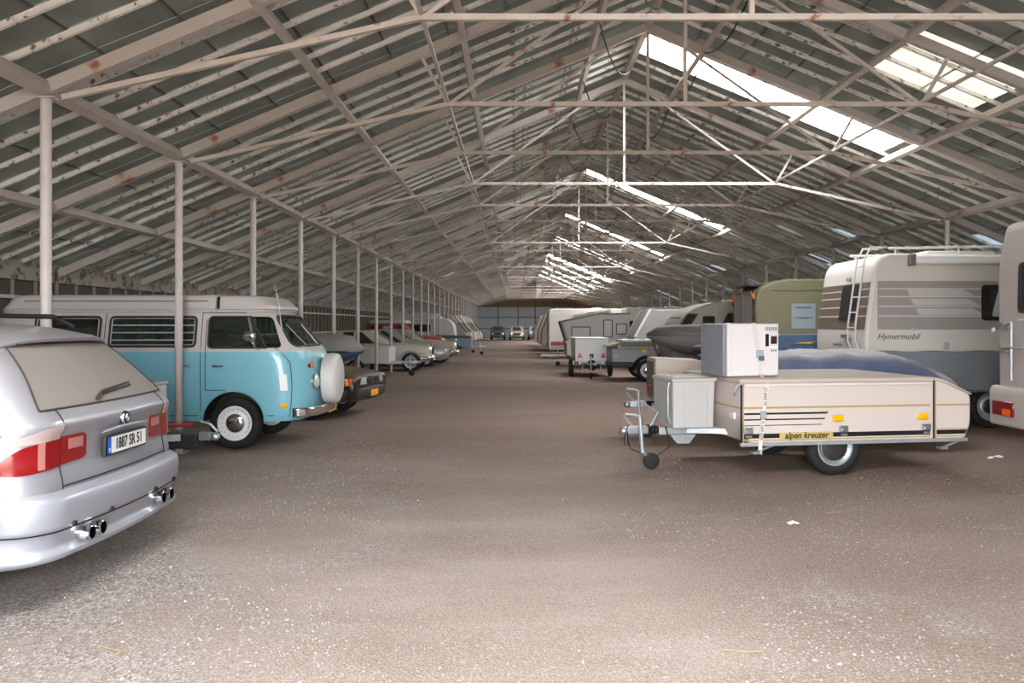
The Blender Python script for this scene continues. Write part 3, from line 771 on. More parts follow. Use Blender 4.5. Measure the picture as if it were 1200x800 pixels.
    text('lettering', 'F', .035, 'white_clean', pl, (X-.036, .234, .822), (90, 0, -90), .0008)
    em = MB(); em.lathe([(.044, .01), (.044, -.012), (.040, -.018), (.001, -.019)], (X-.01, 0, 1.0), 'x', 28); eo = em.build('emblem', 'chrome', c, smooth=40)
    MB().lathe([(.038, 0), (.038, -.0205), (.001, -.021)], (X-.01, 0, 1.0), 'x', 28).build('emblem_ring', 'black', eo)
    for k in range(4):
        a0 = k*PI/2; pts = [(0, 1.0)]+[(.025*math.cos(a0+PI/2*j/6), 1.0+.025*math.sin(a0+PI/2*j/6)) for j in range(7)]
        MB().prism(pts, X-.033, X-.03, 'yz').build('emblem_quarter', 'emblem_blue' if k % 2 else 'white_clean', eo)
    # roof rails
    for s in (1, -1):
        MB().tube([(-1.6, s*.60, 1.58), (-1.45, s*.60, 1.655), (-.4, s*.61, 1.675), (.2, s*.60, 1.60)], .017, 8).build('roof_rail', 'black', c, smooth=60)
    MB().tube([(-1.25, 0, 1.61), (-1.31, 0, 1.70)], [.012, .004], 6).build('aerial', 'black', c)
    return c
silver_car()

# ------------------------------------------------------------------ turquoise and white camper van
def camper_van():
    c = T('camper_van', 'turquoise and white camper van with pop-top roof and covered spare wheel on its nose', 'van', (-3.61, 11.20, 0), 0)
    lv = [(.36, -3.26, .84, .82, .18, .30, .04, .08), (.45, -3.31, .93, .845, .2, .34, .05, .10), (.8, -3.34, .96, .86, .22, .40, .06, .12), (1.1, -3.33, .935, .862, .25, .42, .06, .12),
          (1.24, -3.32, .89, .86, .26, .42, .06, .12), (1.30, -3.31, .845, .852, .26, .42, .06, .12), (1.5, -3.25, .70, .815, .26, .40, .06, .11), (1.7, -3.17, .54, .775, .26, .36, .06, .10),
          (1.76, -3.13, .46, .76, .26, .34, .06, .10), (1.80, -3.05, .36, .71, .26, .32, .06, .10), (1.83, -2.9, .2, .62, .25, .3, .06, .1)]
    S = Shell(lv)
    zs = [.36, .40, .45, .55, .65, .75, .85, .95, 1.05, 1.12, 1.18, 1.22, 1.25, 1.28, 1.31, 1.36, 1.42, 1.48, 1.54, 1.60, 1.66, 1.71, 1.75, 1.78, 1.805, 1.83]
    b = S.body(zs=zs, ns=8, matz=lambda z: 0 if z < 1.25 else 1).build('body', ['van_blue', 'van_white', 'black_trim'], c)
    I = Shell([(l[0], l[1]+.05, l[2]-.05, l[3]-.045, max(.1, l[4]-.04), l[5]-.04, l[6], l[7]) for l in lv])
    cav = I.body(zs=[.80, .9, 1.0, 1.1, 1.2, 1.3, 1.4, 1.5, 1.6, 1.7, 1.74], ns=6, mi=2)
    win = [[(-.33, 1.30), (.605, 1.30), (.44, 1.70), (-.33, 1.70)], rect(-1.60, -.49, 1.315, 1.70), rect(-2.56, -1.72, 1.315, 1.70)]
    cuts = [cav]
    for w in win: cuts.append(MB().prism(rp(w, .06), -1.3, 1.3, 'xz', 2))
    cuts.append(MB().prism(rp([(-.70, 1.315), (.70, 1.315), (.60, 1.715), (-.60, 1.715)], .10), .25, 1.5, 'yz', 2))
    cuts.append(MB().prism(rp([(-.5, 1.33), (.5, 1.33), (.47, 1.68), (-.47, 1.68)], .08), -3.7, -3.0, 'yz', 2))
    for x in (0, -2.4):
        for s in (1, -1):
            pts = [(x+.39*math.cos(PI*i/16), .36+.38*math.sin(PI*i/16)) for i in range(17)]+[(x-.385, .2), (x+.385, .2)]
            cuts.append(MB().prism(pts, s*.5, s*1.2, 'xz', 2))
    cut(b, cuts); b.data.shade_smooth(); b.data.set_sharp_from_angle(angle=.55)
    for x in (0, -2.4):
        for s in (1, -1): wheel(c, x, s*.735, .332, .19, s, 'white_clean', 'chrome', 'steel', 40)
    # glass and rubbers
    def pts_on(poly, s):
        return [( (S.s_side(x, z) if s > 0 else 2-S.s_side(x, z)), z) for x, z in poly]
    names = ('cab_window', 'side_window', 'rear_side_window')
    for s in (-1, 1):
        sg = (lambda t: 2-t) if s < 0 else (lambda t: t)
        for nm, w in zip(names, win):
            x0 = lambda z, w=w: w[0][0]+(w[3][0]-w[0][0])*(z-w[0][1])/(w[3][1]-w[0][1]); x1 = lambda z, w=w: w[1][0]+(w[2][0]-w[1][0])*(z-w[1][1])/(w[2][1]-w[1][1])
            g = S.patch(lambda z: sg(S.s_side(x0(z), z)), lambda z: sg(S.s_side(x1(z), z)), w[0][1], w[3][1], 10, 4, -.018, .004).build(nm, 'van_glass', c, smooth=60)
            r = rp(w, .06, 5); rr_ = []
            for k in range(len(r)):
                a = Vector(r[k]); d = Vector(r[(k+1) % len(r)])
                for q in range(4): rr_.append(tuple(a.lerp(d, q/4)))
            P = [S.pt(t, z)+S.nrm(t, z)*-.002 for t, z in pts_on(rr_, s)]
            MB().tube(P, .013, 6, closed=True).build('window_rubber', 'black_trim', g, smooth=60)
            if nm == 'side_window' or nm == 'rear_side_window':
                fr = MB(); P2 = [S.pt(t, z)+S.nrm(t, z)*.003 for t, z in pts_on(inset(rp(w, .06, 5), .025), s)]
                fr.tube(P2, .008, 5, closed=True); fr.build('window_frame', 'galv', g)
                if nm == 'side_window':
                    for z in (1.40, 1.495, 1.59):
                        A = S.pt(sg(S.s_side(-1.57, z)), z); B = S.pt(sg(S.s_side(-.52, z)), z)
                        MB().bar(A+Vector((0, -s*.01, 0)), B+Vector((0, -s*.01, 0)), .012, .016).build('louvre_bar', 'galv', g)
        # quarter light bar of the cab door
        A = S.pt(sg(S.s_side(.27, 1.30)), 1.30); B = S.pt(sg(S.s_side(.26, 1.70)), 1.70)
        MB().bar(A, B, .018, .018).build('quarter_bar', 'galv', c)
        # door seams and swage
        ln = lambda L, n='seam', r=.0045, m='gap': S.line([(sg(S.s_side(x, z)), z) for x, z in L], r, .0005).build(n, m, c)
        up = lambda x, z0, z1, n=10: [(x, z0+(z1-z0)*i/n) for i in range(n+1)]
        ln(up(-.42, .40, 1.75)); ln(up(-1.66, .40, 1.75)); ln([(-.36, z) for z in [.76+i*.1 for i in range(10)]]); ln([(-.36, .76), (-.1, .76)])
        ln([(-.42+.1*i, 1.75) for i in range(9)])
        ln([(.47-.0*i, .40+.06*i) for i in range(1)]+[(.50, .40), (.52, .6), (.53, .8), (.53, 1.0), (.50, 1.2), (.44, 1.36), (.36, 1.55), (.28, 1.72)]) if False else None
        for L in ([(.70, z) for z in [.42+.1*i for i in range(8)]],):
            S.line([(sg(.66+.012*math.sin((z-.42)*2.2)), z) for x, z in L]+[(sg(.655), 1.2), (sg(.64), 1.3), (sg(.632), 1.45), (sg(.625), 1.6), (sg(.62), 1.72)], .0045, .0005).build('seam', 'gap', c)
        [S.line([(sg(S.s_side(x0+(x1-x0)*i/8, .435)), .435) for i in range(9)], .004, 0).build('seam', 'gap', c) for x0, x1 in ((-1.95, -.45), (.42, .52))]
        # door handles
        for x, z in ((-.24, 1.07), (-.56, 1.07)):
            p = S.pt(sg(S.s_side(x, z)), z); hd = MB(); hd.lathe([(.022, 0), (.022, .02), (.01, .03)] if s > 0 else [(.022, 0), (.022, -.02), (.01, -.03)], p, 'y', 12)
            hd.tube([p+Vector((0, s*.03, 0)), p+Vector((-.12 if x < -.4 else .12, s*.035, 0))], [.014, .009], 8); hd.build('door_handle', 'chrome', c, smooth=60)
        p = S.pt(sg(.635), .56); MB().box(p.x-.05, p.x+.045, p.y-.02, p.y+.02, .53, .585).build('side_marker', 'lens_amber', c, bevel=.01)
        for x in (0, -2.4):
            MB().tube([(x+.40*math.cos(PI*i/18), S.pt(sg(S.s_side(x, .5)), .5).y+s*.002, .36+.395*math.sin(PI*i/18)) for i in range(19)], .013, 6).build('arch_lip', 'van_blue', c, smooth=60)
        # mirror
        p = S.pt(sg(S.s_side(.32, 1.27)), 1.27); mr = MB(); mr.tube([p, p+Vector((0, s*.10, .04)), p+Vector((-.06, s*.13, .12))], .008, 6)
        mr.sphere(p+Vector((-.07, s*.14, .18)), .085, .028, .075, 14); mr.build('wing_mirror', 'chrome', c, smooth=60)
        # lamps on the nose
        p = S.pt(sg(.812), .845); n = S.nrm(sg(.812), .845)
        hl = MB().lathe([(.105, -.05), (.105, .02), (.095, .03)], (0, 0, 0), 'x', 24).build('headlight', 'chrome', c, smooth=40); hl.location = p; hl.rotation_euler = (0, 0, math.atan2(n.y, n.x))
        MB().lathe([(.094, .025), (.075, .045), (.04, .056), (.002, .06)], (0, 0, 0), 'x', 24).build('headlight_lens', 'lens_glass', hl, smooth=60)
        S.patch(sg(.775), sg(.80), 1.02, 1.11, 4, 4, .02, .03).build('turn_signal', 'lens_orange', c, bevel=.006)
        p = S.pt(sg(.762), 1.06); n = S.nrm(sg(.762), 1.06); MB().sphere(p, .02, .02, .035, 10).build('air_flap_knob', 'black', c)
        S.patch(sg(.622), sg(.652), .755, .96, 4, 6, .002, .004).build('sticker', 'white_clean', c) if s < 0 else None
    # windscreen and rear window
    gw = S.patch(.775, 1.225, 1.315, 1.715, 24, 8, -.015, .004).build('windscreen', 'van_glass', c, smooth=60)
    rw = rp([(-.70, 1.315), (.70, 1.315), (.60, 1.715), (-.60, 1.715)], .10, 6); Q = []
    def tf(y, z):        # find s on the nose for a given y
        lo, hi = .55, 1.0
        for _ in range(30):
            m = (lo+hi)/2
            if S.pt(m, z).y > abs(y): lo = m
            else: hi = m
        return lo if y > 0 else 2-lo
    for k in range(len(rw)):
        a = Vector(rw[k]); d = Vector(rw[(k+1) % len(rw)])
        for q in range(4):
            y, z = a.lerp(d, q/4); t = tf(y, z); Q.append(S.pt(t, z)+S.nrm(t, z)*.002)
    MB().tube(Q, .016, 6, closed=True).build('windscreen_rubber', 'black_trim', gw, smooth=60)
    for y in (.05, -.45):
        a = S.pt(tf(y, 1.33), 1.33)+Vector((.03, 0, 0)); d = S.pt(tf(y-.12, 1.6), 1.6)+Vector((.03, 0, 0))
        MB().tube([a, d], .007, 6).build('wiper', 'steel', c)
    S.patch(-.16, .16, 1.33, 1.68, 10, 4, -.015, .004).build('rear_window', 'van_glass', c, smooth=60)
    # rain gutter, pop-top with front luggage tray
    G = [S.pt(t, 1.765)+S.nrm(t, 1.765)*.015 for t in S.ts(8)]
    MB().tube(G, .016, 6, closed=True).build('rain_gutter', 'van_white', c, smooth=60)
    R = Shell([(1.785, -3.05, -.27, .750, .16, .02, .03, .0), (1.80, -3.08, -.265, .765, .16, .02, .03, 0), (1.83, -3.06, -.265, .755, .16, .02, .03, 0), (1.90, -3.0, -.265, .742, .16, .02, .03, 0), (1.955, -2.94, -.265, .728, .16, .02, .03, 0), (1.972, -2.91, -.268, .712, .16, .02, .03, 0), (1.985, -2.82, -.28, .66, .16, .02, .03, 0), (1.992, -2.5, -.3, .45, .16, .02, .03, 0)])
    R.body(30, 6).build('pop_top', 'van_white', c, smooth=50)
    F = Shell([(1.785, -.225, .44, .745, .02, .3, 0, .1), (1.80, -.22, .50, .762, .02, .3, 0, .1), (1.82, -.22, .50, .755, .02, .3, 0, .1), (1.90, -.22, .42, .742, .02, .28, 0, .1), (1.95, -.22, .36, .728, .02, .26, 0, .1), (1.968, -.23, .32, .71, .02, .25, 0, .1), (1.98, -.24, .2, .62, .02, .25, 0, .1)])
    F.body(28, 7).build('luggage_tray', 'van_white', c, smooth=50)
    R.line([(.455+.14*i/10, 1.90) for i in range(11)], .005, .001).build('seam', 'gap', c); R.line([(2-.455-.14*i/10, 1.90) for i in range(11)], .005, .001).build('seam', 'gap', c)
    MB().box(-.26, -.225, -.70, .70, 1.79, 1.955).build('roof_gap_seal', 'gap', c)
    # spare wheel under its cover, bumper, plate
    sw = MB(); sw.lathe([(.31, -.10), (.335, -.085), (.345, -.03), (.345, .05), (.33, .085), (.29, .105), (.02, .12)], (1.07, 0, .86), 'x', 40); so = sw.build('spare_wheel_cover', 'white', c, smooth=45)
    MB().bar((.93, 0, .86), (1.0, 0, .86), .2, .2).build('spare_bracket', 'black', so)
    bp = MB(); path = [(.74, -.83), (.80, -.82), (.88, -.78), (.98, -.62), (1.03, -.3), (1.04, 0), (1.03, .3), (.98, .62), (.88, .78), (.80, .82), (.74, .83)]
    rings = [[(x, y, .47+dz) if k < 2 else (x*1.0+(0.028 if k in (2, 3) else 0), y*(1.012 if k in (2, 3) else 1), .47+dz) for k, dz in enumerate((-.065, .065, .05, -.05))] for x, y in path]
    B = MB().loft(rings).build('front_bumper', 'chrome', c, smooth=30, bevel=.01)
    MB().box(1.045, 1.06, -.10, .30, .40, .475).build('number_plate', 'plate_yellow', c)
    MB().tube([(.60, -.66, 1.20), (.52, -.67, 1.9), (.46, -.66, 2.15)], [.008, .006, .004], 5).build('aerial', 'white', c)
    # inside: cab seats, dash, steering wheel, cabinet
    for y in (-.42, .42):
        st = MB(); st.box(-.55, -.05, y-.24, y+.24, .82, 1.0); st.prism(rp([(-.62, .98), (-.46, .98), (-.62, 1.52), (-.74, 1.52)], .03), y-.22, y+.22, 'xz'); st.build('cab_seat', 'seat_cloth', c, bevel=.03)
    MB().tube([(.30+.06*math.sin(a), .42+.19*math.cos(a), 1.28+.16*math.sin(a)) for a in [2*PI*i/20 for i in range(20)]], .012, 6, closed=True).build('steering_wheel', 'black', c)
    MB().box(.42, .70, -.7, .7, .95, 1.2).build('dashboard', 'black_trim', c, bevel=.03)
    MB().box(-3.0, -1.9, .2, .75, .82, 1.55).build('cupboard', 'concrete', c)
    return c
camper_van()

# ------------------------------------------------------------------ bits shared by the trailers
def jockey(par, x, y, top, off=.0, r=.09, lean=.03):
    t = MB(); t.tube([(x, y, top), (x+lean, y, r+.09)], .022, 10); j = t.build('jockey_leg', 'galv', par, smooth=60)
    MB().tube([(x+lean, y, r+.12), (x+lean+.05, y, r+.05), (x+lean+.09, y, r)], .02, 8).build('wheel_fork', 'steel', j, smooth=60)
    MB().lathe([(.02, -.03), (r-.02, -.03), (r, -.018), (r, .018), (r-.02, .03), (.02, .03)], (x+lean+.10, y, r), 'y', 24).build('jockey_wheel', 'rubber', j, smooth=50)
    MB().tube([(x, y, top), (x-.06, y, top+.02), (x-.17, y, top+.03)], .016, 8).build('crank_handle', 'galv', j, smooth=60)
    return j
def coupling(par, x, y, z):
    """ball coupling head and overrun at the end of a drawbar that points along -x"""
    h = MB(); h.box(x+.06, x+.30, y-.045, y+.045, z-.04, z+.045); h.sphere((x+.03, y, z-.005), .06, .05, .05, 12)
    o = h.build('coupling_head', 'steel', par, bevel=.008)
    MB().tube([(x+.12, y, z+.05), (x+.06, y, z+.12), (x+.02, y, z+.17)], .012, 6).build('coupling_handle', 'galv', o)
    MB().lathe([(.035, .30), (.055, .315), (.04, .335), (.055, .355), (.04, .375), (.055, .395), (.04, .42)], (x, y, z), 'x', 14).build('bellows', 'black', o, smooth=60)
    return o

# ------------------------------------------------------------------ cream folding trailer at the right
M('cream', (205, 192, 184), .45, dust=.35, dustcol=(176, 160, 146), var=.03)
M('cream_lid', (190, 176, 164), .6, dust=.55, dustcol=(160, 142, 124), var=.08)
M('cream_grey', (176, 172, 168), .5, dust=.2, var=.04)
M('box_grey', (178, 176, 174), .5, dust=.55, dustcol=(150, 128, 106), var=.05)
M('gold', (170, 148, 96), .45)
M('gold_plate', (192, 166, 104), .45)
def folding_trailer():
    c = T('folding_trailer', 'cream folding camping trailer with black and gold stripes, fridge strapped on top', 'trailer', (2.325, 8.40, 0), 9)
    L = 2.65; WD = 1.62
    prof = [(.10, .36), (2.58, .36), (2.65, .52), (2.65, .84), (2.32, .985), (2.21, 1.01), (0, 1.01), (0, .62)]
    b = MB().prism(rp(prof, [.02, .04, .05, .05, .04, .02, .03, .05]), 0, WD, 'xz').build('body', 'cream', c, bevel=.02)
    MB().prism(rp([(-.012, .985), (2.20, .985), (2.20, 1.035), (-.012, 1.035)], .015), -.012, WD+.012, 'xz').build('lid', 'cream_lid', c, bevel=.012)
    MB().prism([(2.215, .99), (2.335, .975), (2.655, .835), (2.66, .85), (2.34, 1.0), (2.215, 1.03)], -.008, WD+.008, 'xz').build('tail_lid', 'cream_lid', c, bevel=.006)
    MB().box(.04, 2.12, -.018, .0, .955, .978).build('awning_rail', 'white', c, bevel=.004)
    e = -.0025
    def strip(x0, x1, z0, z1, m, slant=0, n='stripe'): return MB().prism([(x0, z0), (x1, z0), (x1+slant, z1), (x0, z1)], e, .002, 'xz').build(n, m, c)
    strip(.02, 2.16, .722, .742, 'gold'); strip(2.24, 2.64, .722, .742, 'gold')
    strip(.04, .965, .660, .680, 'black', .015); strip(.04, .935, .602, .616, 'black', .012); strip(.04, .905, .545, .553, 'black', .008)
    strip(.03, 2.16, .415, .462, 'black'); strip(2.24, 2.58, .415, .462, 'black', .02); strip(.03, 2.16, .388, .400, 'gold'); strip(2.24, 2.57, .388, .4, 'gold'); strip(2.24, 2.6, .47, .478, 'gold')
    MB().box(-.004, 2.60, -.02, .02, .335, .372).build('chassis_rail', 'galv', c, bevel=.004)
    MB().box(-.004, 2.60, WD-.02, WD+.02, .335, .372).build('chassis_rail', 'galv', c, bevel=.004)
    # edge trims
    for x in (.0, 2.195): MB().box(x, x+.018, -.006, .01, .37, 1.0).build('edge_trim', 'black', c); MB().box(x+.024, x+.036, -.005, .01, .37, 1.0).build('edge_trim', 'gold', c)
    lp = MB().box(.43, 1.03, -.006, .0, .400, .470).build('name_plate', 'gold_plate', c)
    text('lettering', 'alpen kreuzer', .09, 'black', lp, (.73, -.007, .436), (90, 0, 0), .0008, sx=.98, bold=.0022, shear=.2)
    for x in (1.02, 2.0):
        lb = MB().box(x, x+.125, -.028, 0, .578, .648).build('side_marker', 'lens_amber', c, bevel=.01)
    for x in (.03, 1.10, 2.06):
        ltc = MB(); ltc.box(x, x+.10, -.02, 0, .46, .53); ltc.box(x+.02, x+.08, -.035, -.015, .47, .50); ltc.box(x+.015, x+.085, -.028, -.01, .425, .45); ltc.build('latch', 'steel', c, bevel=.004)
    # front face: gold line, handle bump, side flank in grey
    MB().box(-.004, .0, .02, WD-.02, .722, .742).build('stripe', 'gold', c)
    MB().box(-.03, 0, .10, .22, .60, .68).build('grab_knob', 'white', c, bevel=.02)
    for y in (-.0,):
        for s, yy in ((-1, .0), (1, WD)): pass
    wheel(c, 1.08, .10, .30, .165, -1, 'galv', 'black_trim', 'steel', 36, .74); wheel(c, 1.08, WD-.10, .30, .165, 1, 'galv', 'black', 'steel', 36)
    MB().tube([(1.08, .1, .30), (1.08, WD-.1, .30)], .035, 8).build('axle', 'black', c)
    for x, y in ((.12, .12), (2.3, .12)):
        lg = MB(); lg.tube([(x, y, .33), (x+.22, y, .33)], .018, 6); lg.tube([(x+.32, y, .33), (x+.12, y+.02, .25)], .014, 6); lg.box(x+.06, x+.15, y-.03, y+.05, .235, .26); lg.build('corner_steady', 'galv', c)
    # drawbar, coupling, jockey wheel, tongue box
    yc = .80
    MB().box(-.62, .9, yc-.045, yc+.045, .37, .45).build('drawbar', 'galv', c, bevel=.006)
    MB().prism(rp([(-.50, .37), (-.20, .37), (-.28, .27), (-.42, .27)], .02), yc-.08, yc-.05, 'xz').build('drawbar_bracket', 'galv', c)
    for s in (-1, 1): MB().bar((-.30, yc+s*.05, .42), (.5, yc+s*.45, .42), .05, .06).build('drawbar', 'galv', c)
    coupling(c, -1.04, yc, .42)
    jockey(c, -.86, yc-.10, .58)
    MB().tube([(-.70, yc+.02, .46), (-.62, yc, .62), (-.80, yc-.02, .72)], .016, 8).build('handbrake_lever', 'galv', c, smooth=60)
    MB().tube([(-.55, yc-.06, .46), (-.50, yc-.09, .25), (-.70, yc-.10, .12), (-.95, yc-.06, .22), (-1.0, yc, .40)], .008, 6).build('cable', 'black', c, smooth=60)
    MB().tube([(-1.0, yc-.05, .40), (-1.0, yc-.06, .27)], [.02, .026], 8).build('plug', 'black', c)
    t = MB().prism(rp([(-.56, .47), (-.10, .47), (-.085, 1.0), (-.565, 1.0)], .02), .46, 1.12, 'xz').build('tongue_box', 'box_grey', c, bevel=.015)
    MB().prism(rp([(-.58, .975), (-.07, .985), (-.07, 1.02), (-.58, 1.01)], .01), .445, 1.135, 'xz').build('box_lid', 'box_grey', t, bevel=.01)
    MB().ring(rect(-.44, -.16, .49, .93), rect(-.425, -.175, .505, .915), .452, .465, 'xz').build('panel_moulding', 'box_grey', t)
    for y in (.60, .80, 1.0): MB().box(-.53, -.12, y-.02, y+.02, 1.012, 1.03).build('lid_rib', 'box_grey', t, bevel=.006)
    MB().tube([(-.565, .54, .52), (-.592, .54, .60), (-.592, .54, .9), (-.575, .54, .97)], .012, 6).build('box_strap', 'galv', t)
    MB().tube([(.02, -.01, .99), (-.04, -.01, .97), (-.07, .0, .90), (-.06, .02, .86)], .012, 6).build('lid_catch', 'galv', c)
    return c
folding_trailer()

# fridge strapped on the trailer
M('fridge_white', (222, 216, 214), .4, dust=.2, var=.03, spots=.25, spotcol=(150, 120, 105), spotscale=14)
M('fridge_grey', (126, 127, 134), .5, dust=.2, var=.04)
M('teal', (58, 100, 128), .4)
M('webbing', (214, 206, 198), .8, bump=.3, bscale=120, var=.08)
def fridge():
    c = T('camping_fridge', 'white camping fridge with grey door strapped on the folding trailer', 'fridge', (2.26, 8.66, 1.0425), 15.5)
    W_, D_, H_ = .62, .52, .565
    b = MB().box(0, W_, 0, D_, 0.0, H_).build('body', 'fridge_white', c, bevel=.012)
    d = MB().box(-.05, -.004, .012, D_-.012, .01, H_-.004).build('door', 'fridge_grey', c, bevel=.012)
    MB().box(-.004, .05, -.004, D_+.004, .0, H_+.003).build('door_frame', 'fridge_white', c, bevel=.008)
    for x in (.10,): MB().ring(rect(x, W_-.27, .05, H_-.05), rect(x+.008, W_-.278, .058, H_-.058), -.003, .004, 'xz').build('panel_moulding', 'fridge_white', b)
    p = MB().box(W_-.175, W_-.015, -.008, .004, .31, .46).build('socket_panel', 'white_clean', c)
    MB().box(W_-.17, W_-.13, -.014, -.004, .32, .455).build('switch_strip', 'black', p)
    MB().box(W_-.105, W_-.03, -.018, -.004, .345, .43).build('socket', 'black', p, bevel=.006)
    MB().lathe([(.022, 0), (.022, -.006), (.012, -.008)], (W_-.067, -.018, .39), 'y', 14).build('socket_face', 'lens_red_dark', p)
    for z in (.33, .44):
        for k in range(4): MB().box(W_-.11+k*.024, W_-.10+k*.024, -.012, -.006, z, z+.008).build('screw', 'black', p)
    for k in range(7): MB().box(W_-.165+k*.022, W_-.153+k*.022, -.004, .002, .49, .53).build('vent_slot', 'fridge_grey', b)
    for k in range(6): MB().box(W_-.10+k*.013, W_-.094+k*.013, -.004, .002, .265, .285).build('vent_slot', 'fridge_grey', b)
    return c
fridge()
def strap():
    # runs over the fridge, down its side and the trailer flank to the chassis rail
    R = Matrix.Rotation(math.radians(15.5), 4, 'Z'); O = Vector((2.26, 8.66, 1.0425)); R2 = Matrix.Rotation(math.radians(9), 4, 'Z'); O2 = Vector((2.325, 8.40, 0))
    fr = lambda x, y, z: R @ Vector((x, y, z))+O; tr = lambda x, y, z: R2 @ Vector((x, y, z))+O2
    c = T('ratchet_strap', 'white ratchet strap tying the fridge down over the trailer flank', 'strap', tuple(tr(.205, -.028, .33)))
    inv = Vector(c.location)
    def ribbon(P, w, dirv):
        mb = MB(); d = Vector(dirv)*w/2
        for i in range(len(P)-1):
            a, b = P[i]-inv, P[i+1]-inv; n = (b-a).cross(d).normalized()*.0015
            mb.add([a-d-n, a+d-n, b+d-n, b-d-n, a-d+n, a+d+n, b+d+n, b-d+n], [(0, 1, 2, 3), (4, 7, 6, 5), (0, 4, 5, 1), (2, 6, 7, 3), (1, 5, 6, 2), (0, 3, 7, 4)])
        return mb
    ux = R2 @ Vector((1, 0, 0))
    ribbon([fr(.30, .53, .30), fr(.30, .53, .574), fr(.30, .0, .574), fr(.31, -.010, .565), fr(.37, -.012, .23)], .05, R @ Vector((1, 0, 0))).build('webbing', 'webbing', c)
    p0 = fr(.375, -.016, .22)
    ribbon([p0, fr(.39, -.018, .02), tr(.28, -.030, .98), tr(.24, -.032, .70), tr(.205, -.03, .36), tr(.205, -.02, .30)], .042, ux).build('webbing', 'webbing', c)
    q = p0-inv; r = MB(); r.box(q.x-.035, q.x+.035, q.y-.03, q.y+.01, q.z-.02, q.z+.06); ro = r.build('ratchet', 'steel', c, bevel=.006)
    r = MB(); r.box(q.x-.02, q.x+.04, q.y-.04, q.y-.02, q.z-.05, q.z+.0); r.build('release_lever', 'teal', ro, bevel=.006)
    q = tr(.235, -.035, .66)-inv; MB().box(q.x-.032, q.x+.032, q.y-.012, q.y+.012, q.z-.04, q.z+.04).build('buckle', 'steel', c, bevel=.008)
    q = tr(.205, -.02, .29)-inv; MB().tube([q, q+Vector((.0, 0, -.03)), q+Vector((.02, .02, -.04)), q+Vector((.02, .03, 0))], .009, 6).build('hook', 'galv', c)
    for s_, z, xx in (('AL 5000 LS', .85, .262), ('5000 daN LS', .50, .222)):
        q = tr(xx-.004, -.036, z)-inv
        text('lettering', s_, .046, 'black', c, q, (90, -87 if z > .7 else -86, 9), .0006, sx=.85)
    return c
strap()
# ------------------------------------------------------------------ generic builders for the other vehicles
def box_body(c, prof, half, mat, name='body', bevel=.04, rads=.06):
    return MB().prism(rp(prof, rads), -half, half, 'xz').build(name, mat, c, bevel=bevel, seg=3)
def side_win(c, poly, y, s, glass='dark_glass', frame='black_trim', name='window', r=.04, fw=.025):
    q = rp(poly, r); g = MB().prism(inset(q, fw*.5), min(y, y+s*.012), max(y, y+s*.012), 'xz').build(name, glass, c)
    MB().ring(q, inset(q, fw), min(y-s*.01, y+s*.02), max(y-s*.01, y+s*.02), 'xz').build('window_frame', frame, g)
    return g
def end_win(c, poly, x, glass='dark_glass', frame='black_trim', name='window', r=.04, fw=.025, tilt=0):
    """window on the aisle end (x facing +x); poly in (y, z)"""
    q = rp(poly, r); z0 = min(p[1] for p in poly)
    def sh(mb):
        mb.v = [(px-tilt*(pz-z0), py, pz) for px, py, pz in mb.v]; return mb
    g = sh(MB().prism(inset(q, fw*.5), x-.004, x+.010, 'yz')).build(name, glass, c)
    sh(MB().ring(q, inset(q, fw), x-.006, x+.018, 'yz')).build('window_frame', frame, g)
    return g

def drawbar(c, x0, x1, z=.42, box=None, jock=True, y=0, spread=.35):
    for s in (-1, 1): MB().bar((x1-.25, y+s*.03, z), (x0, y+s*spread, z), .05, .07).build('drawbar', 'galv', c)
    h = MB(); h.box(x1-.30, x1-.06, y-.045, y+.045, z-.04, z+.045); h.sphere((x1-.03, y, z), .06, .05, .05, 10); h.build('coupling_head', 'steel', c, bevel=.008)
    if jock:
        xx = x1-.28; yy = y-.10
        j = MB().tube([(xx, yy, z+.22), (xx, yy, .14)], .022, 8).build('jockey_leg', 'galv', c, smooth=60)
        MB().lathe([(.02, -.03), (.08, -.03), (.095, -.015), (.095, .015), (.08, .03), (.02, .03)], (xx+.05, yy, .095), 'y', 18).build('jockey_wheel', 'rubber', j, smooth=50)
        MB().tube([(xx, yy, .16), (xx+.05, yy, .095)], .02, 6).build('wheel_fork', 'steel', j)
        MB().tube([(xx, yy, z+.22), (xx+.12, yy, z+.24)], .014, 6).build('crank_handle', 'galv', j)

